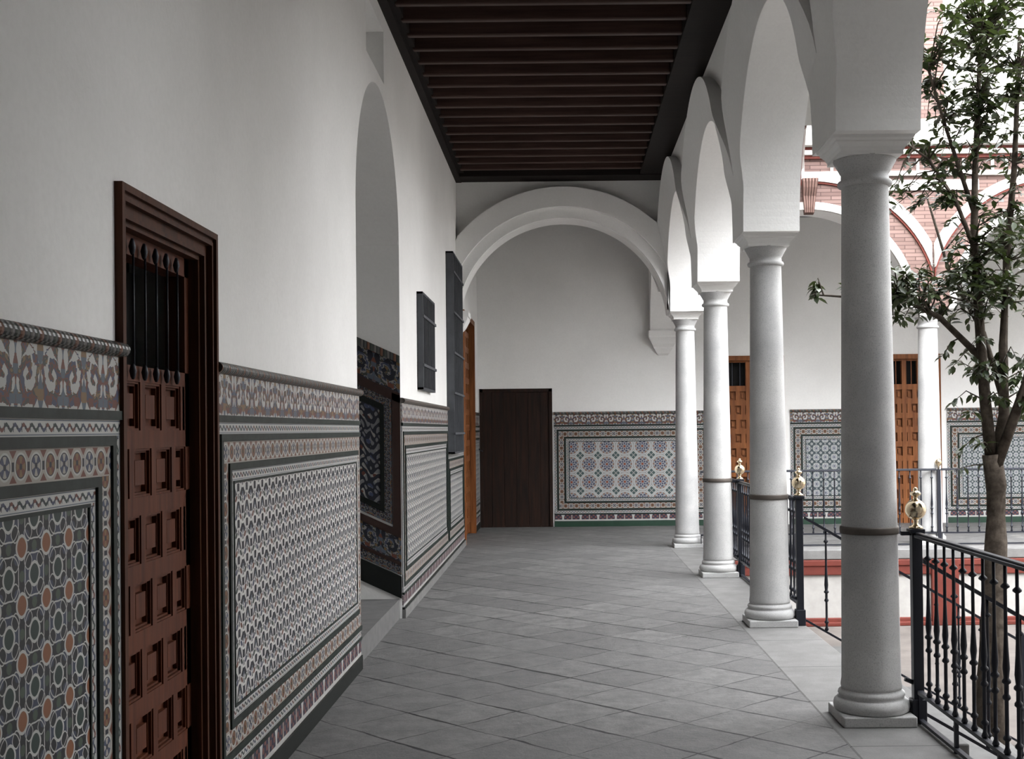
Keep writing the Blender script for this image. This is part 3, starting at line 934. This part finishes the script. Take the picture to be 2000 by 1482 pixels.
# ------------------------------------------------------------------ columns
def make_column(loc, label, band=True, group='stone columns of the gallery arcade'):
    root = empty('column', loc, label, 'column', group)
    q = MB(); q.box(-0.1825, 0.1825, -0.1825, 0.1825, 0, 0.052)
    q.build('plinth', 'stone', root, bevel=0.006)
    q = MB(); q.lathe([(0.170,0.050),(0.186,0.058),(0.192,0.080),(0.188,0.102),(0.172,0.118),(0.163,0.121),(0.163,0.130),(0.168,0.138),(0.165,0.150),(0.154,0.157),(0.1505,0.162),(0.1505,0.17)], 40)
    q.build('base_moulding', 'stone', root)
    q = MB()
    prof = [(0.1505,0.165),(0.154,0.18),(0.149,0.21)]
    for i in range(1, 13):
        t = i/12; prof.append((0.148 - 0.030*t**1.15, 0.21 + 2.51*t))
    prof += [(0.121, 2.728)]
    q.lathe(prof, 40); q.build('shaft', 'stone', root)
    q = MB()
    q.lathe([(0.119,2.722),(0.134,2.728),(0.139,2.741),(0.134,2.754),(0.121,2.760),(0.120,2.790),(0.126,2.797),(0.133,2.812),(0.150,2.842),(0.158,2.856),(0.158,2.866)], 40)
    q.build('capital_neck', 'stone', root)
    q = MB()
    sq = [(0.157,2.862),(0.157,2.880),(0.166,2.898),(0.182,2.915),(0.188,2.918),(0.188,2.926),(0.200,2.936),(0.205,2.950)]
    for (r0, z0), (r1, z1) in zip(sq, sq[1:]):
        for k in range(4):
            c0 = [(-1,-1),(1,-1),(1,1),(-1,1)][k]; c1 = [(1,-1),(1,1),(-1,1),(-1,-1)][k]
            q.quad([(c0[0]*r0,c0[1]*r0,z0),(c1[0]*r0,c1[1]*r0,z0),(c1[0]*r1,c1[1]*r1,z1),(c0[0]*r1,c0[1]*r1,z1)])
    q.quad([(-0.157,-0.157,2.862),(0.157,-0.157,2.862),(0.157,0.157,2.862),(-0.157,0.157,2.862)])
    q.quad([(-0.205,-0.205,2.95),(0.205,-0.205,2.95),(0.205,0.205,2.95),(-0.205,0.205,2.95)])
    q.build('abacus', 'plaster', root)
    if band:
        q = MB(); q.lathe([(0.135,0.950),(0.1475,0.952),(0.149,0.962),(0.149,0.980),(0.1475,0.988),(0.135,0.990)], 40)
        q.build('iron_band', 'band', root)
    return root
c1 = make_column((AX, YC[1], 0), 'nearest grey granite column with a rusty iron band, beside the black railing')
dup(c1, (AX, YC[0], 0), 'granite column just outside the picture, right of the nearest railing')
dup(c1, (AX, YC[2], 0), 'second granite column from the camera, at the head of the courtyard steps')
dup(c1, (AX, YC[3], 0), 'third granite column, between the stair column and the corner column')
make_column((AX, YC[4], 0), 'farthest slender granite column, without iron band, at the gallery corner', False)
f1 = make_column((FX[1], YF, 0), 'bright white lit column of the far arcade, in front of the panelled door', False)
dup(f1, (FX[2], YF, 0), 'far arcade column hidden beyond the tree, outside the picture')

# ------------------------------------------------------------------ railings
RX = 1.775
def baluster_mesh():
    q = MB(); z0, z1 = 0.165, 0.935
    q.lathe([(0.009,z0),(0.016,z0+0.012),(0.009,z0+0.03),(0.009,z0+0.055),(0.017,z0+0.063),(0.017,z0+0.071),(0.009,z0+0.08),
             (0.0085,z0+0.22),(0.017,z0+0.228),(0.017,z0+0.236),(0.010,z0+0.246),(0.010,z0+0.285),(0.019,z0+0.293),(0.019,z0+0.301),(0.011,z0+0.31),
             (0.0155,z0+0.35),(0.0105,z0+0.43),(0.008,z0+0.50),(0.0075,z1-0.10),(0.019,z1-0.092),(0.019,z1-0.086),(0.0075,z1-0.075),(0.0075,z1)], 8)
    o = q.build('baluster', 'iron'); return o
BAL = baluster_mesh()
balme = BAL.data; bpy.data.objects.remove(BAL)
def add_bal(root, x, y, z=0.0, sz=1.0):
    o = bpy.data.objects.new('baluster', balme); COL.objects.link(o); o.parent = root
    o.location = (x, y, z); o.scale = (1, 1, sz)
def rail_run(name, label, p0, p1, pitch, group=None, feet=True):
    p0, p1 = Vector(p0), Vector(p1); L = (p1-p0).length; d = (p1-p0)/L
    root = empty(name, p0, label, 'railing', group, rz=math.atan2(d.y, d.x))
    q = MB(); q.box(0, L, -0.022, 0.022, 0.935, 0.951); q.box(0, L, -0.014, 0.014, 0.951, 0.962)
    q.build('handrail', 'iron', root, bevel=0.004)
    q = MB(); q.box(0, L, -0.014, 0.014, 0.150, 0.168); q.build('bottom_rail', 'iron', root)
    q = MB(); q.box(0, L, -0.012, 0.012, 0.012, 0.028)
    n = max(2, int(L/0.55))
    for i in range(n+1): q.box(max(0, L*i/n-0.009), min(L, L*i/n+0.009), -0.009, 0.009, 0.0, 0.152)
    q.build('foot_rail', 'iron', root)
    n = int(L/pitch); off = (L - n*pitch)/2
    for i in range(n+1):
        t = off + i*pitch
        if 0.03 < t < L-0.03: add_bal(root, t, 0)
    return root
def post(name, loc, label, link=-1, group='railing posts with brass ball finials'):
    root = empty(name, loc, label, 'railing post', group)
    q = MB(); q.box(-0.026, 0.026, -0.026, 0.026, 0.0, 0.955); q.box(-0.036, 0.036, -0.036, 0.036, 0.0, 0.12)
    q.box(-0.038, 0.038, -0.038, 0.038, 0.955, 0.978)
    q.build('shaft', 'iron', root, bevel=0.004)
    q = MB()
    pr = [(0.034,0.978),(0.036,0.984),(0.030,0.992),(0.014,1.000),(0.011,1.014),(0.016,1.024)]
    for i in range(1, 12):
        t = PI*i/12; pr.append((max(0.012, 0.053*math.sin(t)), 1.075 - 0.053*math.cos(t)))
    pr += [(0.010,1.136),(0.012,1.142),(0.026,1.148),(0.028,1.158),(0.020,1.166),(0.010,1.170),(0.012,1.176),(0.009,1.184),(0.003,1.188)]
    q.lathe(pr, 24); q.build('brass_finial', 'brass', root)
    q = MB()
    q.box(-0.075, -0.02, -0.012, 0.012, 0.945, 0.965); q.build('column_tie', 'iron', root)
    q = MB(); q.tube([(-0.065, 0, 0.22), (-0.02, 0, 0.20)], 0.012, 8); q.build('column_tie', 'iron', root)
    return root
PD = -0.07
pg = post('railing_post', (RX+0.01, YC[1]+PD, 0), 'black iron post with large brass ball finial, right of the nearest column')
dup(pg, (RX+0.01, YC[2]+PD, 0), 'iron post with brass ball finial beside the second column')
dup(pg, (RX+0.01, YC[3]+PD, 0), 'iron post with brass ball finial beside the third column')
fp = empty('railing_post', (FX[1]+0.06, YF-0.17, 0), 'small ball-topped post of the far railing in front of the bright column', 'railing post')
q = MB(); q.box(-0.02, 0.02, -0.02, 0.02, 0, 0.95); q.build('shaft', 'iron', fp)
q = MB(); q.lathe([(0.012,0.95),(0.012,0.985),(0.03,1.0),(0.042,1.025),(0.042,1.05),(0.028,1.075),(0.008,1.085)], 16); q.build('ball_finial', 'brass', fp)
rail_run('railing', 'black iron railing in the right foreground, between nearest column and picture edge', (RX+0.01, YC[1]+PD-0.0385, 0), (RX+0.01, YC[0]+0.15, 0), 0.13)
rail_run('railing', 'iron railing between the second and third columns', (RX+0.01, YC[3]+PD-0.0385, 0), (RX+0.01, YC[2]+PD+0.0385, 0), 0.13)
rail_run('railing', 'iron railing hidden behind the third column, reaching the corner column', (RX+0.01, YC[4]-0.20, 0), (RX+0.01, YC[3]+PD+0.0385, 0), 0.13)
rail_run('railing', 'thin railing across the far gallery, left of the bright column', (AX+0.15, YF-0.17, 0), (FX[1]+0.03, YF-0.17, 0), 0.135)
rail_run('railing', 'thin railing across the far gallery, right of the bright column, behind the tree', (FX[1]+0.09, YF-0.17, 0), (FX[2]-0.15, YF-0.17, 0), 0.135)
# stair rails sloping down into the courtyard
def stair_rail(y, label):
    root = empty('stair_railing', (RX+0.05, y, 0), label, 'railing', 'sloping railings of the courtyard steps')
    SLP, L = 0.585, 1.62
    def bar(nm, z, w, h):
        q = MB()
        for (dy0, dy1, dz0, dz1) in ((-w, w, 0, h),):
            c = [(0, dy0, z+dz0), (0, dy1, z+dz0), (0, dy1, z+dz1), (0, dy0, z+dz1)]
            e = [(L, a, b-SLP*L) for _, a, b in c]
            for i in range(4): q.quad([c[i], c[(i+1) % 4], e[(i+1) % 4], e[i]])
            q.quad(c); q.quad(e)
        q.build(nm, 'iron', root)
    bar('handrail', 0.80, 0.020, 0.022); bar('bottom_rail', 0.03, 0.014, 0.018)
    x = 0.16
    while x < L-0.05:
        add_bal(root, x, 0, 0.045 - SLP*x - 0.165*0.97, 0.99); x += 0.166
    q = MB(); q.box(L-0.025, L+0.025, -0.025, 0.025, GZ, 0.86-SLP*L); q.build('newel', 'iron', root)
    return root
stair_rail(YC[2]+PD, 'sloping iron stair railing starting at the post of the second column')
stair_rail(YC[1]+PD+0.03, 'sloping iron stair railing seen through the balusters of the foreground railing')
mb = MB()
for i in range(5):
    mb.box(EDGE-0.05, EDGE+0.27*(i+1), YC[1]+0.1, YC[2]-0.1, GZ, -0.155*(5-i) - 0.0 if False else -0.155*(i+1))
struct(mb.build('stairs_courtyard', 'step', bevel=0.01), 'stone steps leading down from the gallery into the courtyard', 'stairs')

# ------------------------------------------------------------------ near panelled door (door_1)
d1 = struct(empty('door_1', (XL, 4.01, 0)), 'brown panelled wooden door with barred opening in the left wall', 'door')
LD = FR((0, -4.01, 0), (0, 1, 0), (1, 0, 0))
OY0, OY1, OZ = 3.52, 4.50, 2.235     # outside of casing
# stepped casing: list of (offset from outside, width, d_back, d_front)
mb = MB()
steps = [(0.000, 0.022, -0.10, 0.024), (0.022, 0.014, -0.10, 0.010), (0.036, 0.012, -0.10, 0.016), (0.048, 0.030, -0.10, -0.006), (0.078, 0.014, -0.10, 0.0), (0.092, 0.016, -0.10, -0.018)]
for o_, w_, db, dfr in steps:
    z = OZ-o_
    fbox(mb, LD, OY0+o_, OY0+o_+w_, db, dfr, 0, z)
    fbox(mb, LD, OY1-o_-w_, OY1-o_, db, dfr, 0, z)
    fbox(mb, LD, OY0+o_+w_, OY1-o_-w_, db, dfr, z-w_, z)
mb.build('casing', 'casing', d1, bevel=0.003)
LY0, LY1 = OY0+0.108, OY1-0.108
lf = MB()
fbox(lf, LD, LY0, LY1, -0.125, -0.085, 0.01, 1.70)           # back board
fr_d = (-0.125, -0.055)
fbox(lf, LD, LY0, LY0+0.045, *fr_d, 0.0, 2.13); fbox(lf, LD, LY1-0.045, LY1, *fr_d, 0.0, 2.13)
fbox(lf, LD, LY0, LY1, *fr_d, 2.06, 2.13); fbox(lf, LD, LY0, LY1, *fr_d, 1.665, 1.715)
rows = []
z = 1.665
rh, rr = 0.155, 0.058
cy = (LY0+LY1)/2; pitch = 0.205
i = 0
while z > 0.06:
    z1_, z0_ = z, max(0.03, z-rh)
    rows.append((i, z0_, z1_)); 
    fbox(lf, LD, LY0, LY1, *fr_d, max(0, z0_-rr), z0_)
    z = z0_-rr; i += 1
panels = []
for i, z0_, z1_ in rows:
    cs = [cy-pitch, cy, cy+pitch] if i % 2 == 0 else [cy-pitch*1.5, cy-pitch*0.5, cy+pitch*0.5, cy+pitch*1.5]
    bounds = [c-pitch/2 for c in cs] + [cs[-1]+pitch/2]
    if i % 2 == 0:
        fbox(lf, LD, LY0, bounds[0], *fr_d, z0_, z1_); fbox(lf, LD, bounds[-1], LY1, *fr_d, z0_, z1_)
    for b in bounds:
        s0, s1 = max(LY0, b-0.022), min(LY1, b+0.022)
        if s1 > s0: fbox(lf, LD, s0, s1, *fr_d, z0_, z1_)
    for c in cs:
        a0_, a1_ = max(LY0+0.045, c-pitch/2+0.022), min(LY1-0.045, c+pitch/2-0.022)
        if a1_-a0_ > 0.03: panels.append((a0_, a1_, z0_, z1_))
leafo = lf.build('leaf', 'doorwood', d1, bevel=0.003)
for a0_, a1_, z0_, z1_ in panels:
    pm = MB()
    for w_, db in ((0.007, -0.060), (0.014, -0.070)):   # moulding frame
        pa0, pa1, pz0, pz1 = a0_+w_-0.007, a1_-w_+0.007, z0_+w_-0.007, z1_-w_+0.007
        fbox(pm, LD, pa0, pa0+0.007, -0.09, db, pz0, pz1); fbox(pm, LD, pa1-0.007, pa1, -0.09, db, pz0, pz1)
        fbox(pm, LD, pa0+0.007, pa1-0.007, -0.09, db, pz0, pz0+0.007); fbox(pm, LD, pa0+0.007, pa1-0.007, -0.09, db, pz1-0.007, pz1)
    g = min(0.036, (a1_-a0_)*0.28)
    fbox(pm, LD, a0_+g, a1_-g, -0.09, -0.066, z0_+0.038, z1_-0.038)
    pm.build('panel', 'doorwood', leafo)
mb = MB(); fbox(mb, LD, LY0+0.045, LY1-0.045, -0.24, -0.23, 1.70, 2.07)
mb.build('unlit_black_sheet', 'dark', d1)  # sheet coloured black for the unlit room behind the bars
for k in range(6):
    y = 3.665+0.108*k
    if y > LY1-0.06: break
    q = MB(); q.tube([(0.0-0.035, y-4.01, 1.70), (-0.035, y-4.01, 2.075)], 0.0036, 8)
    for zz in (1.695, 2.082):
        q.lathe([(0.004,-0.026),(0.008,-0.018),(0.012,0.0),(0.008,0.016),(0.004,0.026)], 10, (-0.038, y-4.01, zz))
    q.build('iron_bar', 'iron', d1)

# ------------------------------------------------------------------ window grilles on the left wall
def grille(name, y0, y1, z0, z1, dep, nb, hb, label):
    r = struct(empty(name, (XL, y0, z0)), label, 'window')
    h, w = z1-z0, y1-y0
    q = MB(); q.box(-0.0, 0.006, 0, w, 0, h); q.build('dark_pane', 'pane', r)
    q = MB()
    for a in (0, h-0.02): q.box(0, dep, 0, w, a, a+0.02)
    for a in (0, w-0.02): q.box(0, dep, a, a+0.02, 0, h)
    q.build('grille_frame', 'grille', r)
    for i in range(nb):
        y = w*(i+0.5)/nb
        q = MB(); q.box(dep-0.016, dep, y-0.012, y+0.012, 0, h); q.build('vertical_bar', 'grille', r)
    for i in range(hb):
        z = h*(i+0.5)/hb
        q = MB(); q.box(dep-0.004, dep+0.012, -0.02, w+0.02, z-0.012, z+0.012)
        q.build('cross_bar', 'grille', r)
    return r
grille('window_1', 10.88, 11.92, 1.87, 2.75, 0.055, 9, 2, 'small grey iron window grille high on the left wall')
grille('window_2', 13.66, 14.95, 1.235, 3.52, 0.085, 10, 5, 'tall grey iron window grille near the cross arch')

# ------------------------------------------------------------------ far doors
def panel_door(name, fr_origin, A, N, w, h, win, label, mat='farwood', wz=(2.14, 2.50), nw=2):
    r = struct(empty(name, fr_origin), label, 'door')
    f = FR((0,0,0), A, N)
    q = MB(); c = 0.07
    fbox(q, f, 0, c, -0.12, 0.03, 0, h); fbox(q, f, w-c, w, -0.12, 0.03, 0, h); fbox(q, f, c, w-c, -0.12, 0.03, h-c, h)
    fbox(q, f, c*0.6, c, -0.12, 0.015, 0, h-c)
    q.build('casing', mat, r, bevel=0.004)
    q = MB()
    fbox(q, f, c, w-c, -0.12, -0.09, 0.0, wz[0])
    fbox(q, f, c, w-c, -0.12, -0.05, wz[1], h-c)
    fbox(q, f, w/2-0.035, w/2+0.035, -0.12, -0.045, 0.0, h-c)
    for a in (c, w-c-0.05): fbox(q, f, a, a+0.05, -0.12, -0.05, 0.01, h-c)
    top, i, pit = wz[0], 0, (w-2*c)/6
    lw = (w-2*c)/2
    while top > 0.12:
        fbox(q, f, c, w-c, -0.12, -0.05, max(0.0, top-0.085), top)
        z1 = top-0.085; z0 = max(0.0, z1-0.135)
        if z1 <= 0: break
        cen = [c+pit*(k+0.5) for k in range(6)] if i % 2 == 0 else [c+pit*(k+1) for k in range(5)]
        x = c
        for m in cen:
            fbox(q, f, x, m-pit*0.29, -0.12, -0.05, z0, z1)
            fbox(q, f, m-pit*0.13, m+pit*0.13, -0.10, -0.065, z0+0.03, z1-0.03)
            x = m+pit*0.29
        fbox(q, f, x, w-c, -0.12, -0.05, z0, z1)
        top = z0; i += 1
    q.build('leaf', mat, r)
    if win:
        q = MB(); fbox(q, f, c, w-c, -0.2, -0.19, wz[0], wz[1]); q.build('unlit_black_sheet', 'dark', r)  # black sheet stands in for the shade behind the door windows
        q = MB()
        for s in (0, 1):
            a0 = c + s*lw
            if nw == 4: fbox(q, f, a0+lw/2-0.035, a0+lw/2+0.035, -0.12, -0.05, wz[0], wz[1])
            for t in (0.25, 0.5, 0.75):
                fbox(q, f, a0+lw*t-0.006, a0+lw*t+0.006, -0.08, -0.068, wz[0], wz[1])
        q.build('window_bar', mat if nw == 4 else 'iron', r)
    return r
panel_door('door_2', (FD[1][0], YW, 0), (1,0,0), (0,-1,0), FD[1][1]-FD[1][0], 2.60, True, 'orange-brown panelled door seen between the second and third columns')
panel_door('door_3', (FD[2][0], YW, 0), (1,0,0), (0,-1,0), FD[2][1]-FD[2][0], 2.60, True, 'orange-brown panelled door behind the bright far column', nw=4)
panel_door('door_5', (XL, 15.86, 0), (0,1,0), (1,0,0), 1.88, 3.08, False, 'tall brown wooden door on the left wall beyond the cross arch', 'farwood', (2.9, 2.95))
# plain dark door in the corner
d4 = struct(empty('door_4', (FD[0][0], YW, 0)), 'plain near-black wooden door at the end of the gallery', 'door')
f = FR((0,0,0), (1,0,0), (0,-1,0)); w = FD[0][1]-FD[0][0]
q = MB()
for i in range(6):
    a = w*i/6; fbox(q, f, a+0.002, a+w/6-0.002, -0.05, -0.012, 0.0, 2.10)
q.build('plank', 'boardwood', d4)
q = MB()
for s in (0, w-0.05): fbox(q, f, s, s+0.05, -0.1, 0.012, 0, 2.13)
fbox(q, f, 0, w, -0.1, 0.012, 2.08, 2.13)
q.build('casing', 'boardwood', d4)
q = MB(); q.tube([(-0.03, -0.03, 1.22), (0.0, -0.05, 1.20), (0.05, -0.05, 1.17)], 0.008, 6); q.build('latch', 'iron', d4)

# ------------------------------------------------------------------ orange tree in the courtyard
TR = empty('orange_tree', (3.05, 8.6, GZ), 'slender leafy orange tree behind the foreground railing', 'tree')
def tp(px, py, Y):   # helper from early measuring: metres relative to the tree base
    return Vector(((px-1098)/2370*Y - 3.05, Y-8.6, 1.5+(838-py)/2370*Y - GZ))
trunk_pts = [(-0.06, 0, 0.0), (-0.05, 0, 0.5), (-0.01, 0.0, 1.1), (0.02, 0.02, 1.6), (0.03, 0.03, 2.0), (0.0, 0.02, 2.22)]
q = MB(); q.tube(trunk_pts, [0.125, 0.10, 0.088, 0.078, 0.072, 0.07], 12)
q.build('trunk', 'bark', TR)
stems = [
    [(0.0, 0.02, 2.15), (-0.05, 0.0, 2.6), (-0.09, -0.03, 3.1), (-0.12, -0.02, 3.7), (-0.10, 0.0, 4.2), (-0.05, 0.05, 4.8), (0.0, 0.1, 5.4)],
    [(0.02, 0.02, 2.15), (0.10, 0.05, 2.5), (0.12, 0.1, 3.0), (0.16, 0.12, 3.6), (0.22, 0.1, 4.3), (0.25, 0.05, 5.2)],
    [(0.01, 0.0, 2.1), (0.2, -0.1, 2.7), (0.35, -0.2, 3.4), (0.5, -0.25, 4.2), (0.6, -0.25, 4.9)],
    [(-0.07, 0.0, 2.9), (-0.35, 0.05, 3.2), (-0.62, 0.1, 3.35), (-0.95, 0.15, 3.36), (-1.22, 0.15, 3.38)],
    [(-0.09, -0.02, 3.6), (-0.25, -0.05, 4.0), (-0.45, -0.08, 4.3), (-0.60, -0.1, 4.4)],
    [(-0.1, 0.0, 3.9), (-0.3, 0.05, 4.6), (-0.42, 0.1, 5.1)],
    [(0.10, 0.06, 2.6), (0.05, 0.3, 3.1), (-0.1, 0.6, 3.6), (-0.2, 0.8, 4.2)],
]
radii = [(0.046, 0.012), (0.046, 0.014), (0.04, 0.012), (0.026, 0.005), (0.018, 0.006), (0.018, 0.006), (0.025, 0.008)]
q = MB()
for s_, (ra, rb) in zip(stems, radii):
    n = len(s_); q.tube(s_, [ra + (rb-ra)*i/(n-1) for i in range(n)], 8)
stempts = []
for s_ in stems:
    for a, b in zip(s_, s_[1:]):
        for k in range(4): stempts.append(Vector(a).lerp(Vector(b), k/4))
lfm = MB()
def leaf(p, d, n, L):
    d = d.normalized(); sd = d.cross(n)
    if sd.length < 1e-3: return
    sd.normalize(); nn = sd.cross(d).normalized(); w = L*0.23
    i = len(lfm.v)
    pts = [p, p+d*L*0.3+sd*w*0.85+nn*w*0.25, p+d*L*0.65+sd*w*0.8+nn*w*0.15, p+d*L-nn*L*0.08, p+d*L*0.65-sd*w*0.8+nn*w*0.15, p+d*L*0.3-sd*w*0.85+nn*w*0.25, p+d*L*0.35, p+d*L*0.68]
    lfm.v += [tuple(v) for v in pts]
    for f_ in ((0,1,6),(1,2,7,6),(2,3,7),(0,6,5),(6,7,4,5),(7,3,4)):
        lfm.f.append(tuple(i+k for k in f_)); lfm.uv.append(None); lfm.sm.append(True)
R = random.Random(11)
masses = [  # centre (relative), radii, number of twigs, droop
    ((-0.12, 0.0, 5.05), (0.50, 0.55, 0.60), 150, 0.0),
    ((0.35, 0.0, 4.9), (0.55, 0.6, 0.9), 130, 0.0),
    ((-0.22, 0.0, 4.45), (0.36, 0.4, 0.32), 40, 0.0),
    ((-0.42, -0.05, 4.02), (0.40, 0.3, 0.13), 18, 0.0),
    ((-0.05, 0.0, 3.75), (0.3, 0.4, 0.35), 30, 0.0),
    ((-0.35, 0.05, 3.36), (0.50, 0.5, 0.24), 110, -0.1),
    ((-0.80, 0.12, 3.42), (0.22, 0.25, 0.20), 12, -0.1),
    ((0.15, 0.0, 3.55), (0.45, 0.5, 0.5), 90, 0.0),
    ((-0.10, 0.0, 2.80), (0.30, 0.3, 0.30), 24, -0.5),
    ((0.30, 0.0, 2.7), (0.25, 0.3, 0.35), 22, -0.4),
    ((-0.22, 0.0, 2.25), (0.14, 0.15, 0.16), 3, -0.5),
    ((-1.20, 0.15, 3.38), (0.07, 0.05, 0.10), 3, -0.2),
]
for c, r, n, droop in masses:
    for _ in range(n):
        while True:
            v = Vector((R.uniform(-1,1), R.uniform(-1,1), R.uniform(-1,1)))
            if v.length <= 1: break
        tip = Vector(c) + Vector((v.x*r[0], v.y*r[1], v.z*r[2]))
        st_ = min(stempts, key=lambda s_: (s_-tip).length + R.uniform(0, 0.15))
        mid = st_.lerp(tip, 0.55) + Vector((0, 0, 0.06 + R.uniform(-0.05, 0.05)))
        q.tube([st_, mid, tip], [0.007, 0.004, 0.0018], 5, False)
        dirn = (tip-mid).normalized()
        nl = R.randint(7, 12)
        for k in range(nl):
            t = k/(nl-1)
            p = mid.lerp(tip, t) if k > 2 else st_.lerp(mid, 0.5+0.5*k/3)
            az = R.uniform(0, 2*PI)
            dd = dirn*0.5 + Vector((math.cos(az), math.sin(az), R.uniform(-0.5, 0.7)+droop))*0.8
            leaf(p, dd, Vector((R.uniform(-.6,.6), R.uniform(-.6,.6), 1)), R.uniform(0.055, 0.10))
q.build('branches', 'bark', TR)
lo_ = MB.build(lfm, 'foliage', 'leaf', TR)
# unseen bigger tree, added right of the view to shade the near bay
SHADE_TREE = empty('orange_tree', (3.75, 5.0, GZ), 'larger unseen orange tree, added right of the foreground railing to shade the near bay', 'tree')
q = MB(); q.tube([(0, 0, 0), (0.03, 0, 1.0), (0.0, 0.03, 2.1), (0.05, 0, 3.4), (0, 0, 5.6)], [0.15, 0.12, 0.11, 0.07, 0.02], 12)
q.build('trunk', 'bark', SHADE_TREE)
q = MB(); lfm = MB()
spine = [Vector((0, 0, 2.0+0.12*i)) for i in range(30)]
for _ in range(850):
    while True:
        v = Vector((R.uniform(-1,1), R.uniform(-1,1), R.uniform(-1,1)))
        if 0.35 < v.length <= 1: break
    tip = Vector((v.x*1.35, v.y*1.4, 4.6+v.z*1.9))
    st_ = min(spine, key=lambda s_: abs(s_.z-(tip.z-0.5*Vector((tip.x, tip.y)).length)))
    mid = st_.lerp(tip, 0.6)
    q.tube([st_, mid, tip], [0.012, 0.006, 0.002], 4, False)
    for k in range(13):
        p = mid.lerp(tip, k/12); az = R.uniform(0, 2*PI)
        leaf(p, (tip-mid).normalized()*0.4 + Vector((math.cos(az), math.sin(az), R.uniform(-.5, .7)))*0.8, Vector((R.uniform(-.6,.6), R.uniform(-.6,.6), 1)), R.uniform(0.09, 0.14))
q.build('branches', 'bark', SHADE_TREE)
lfm.build('foliage', 'leaf', SHADE_TREE)
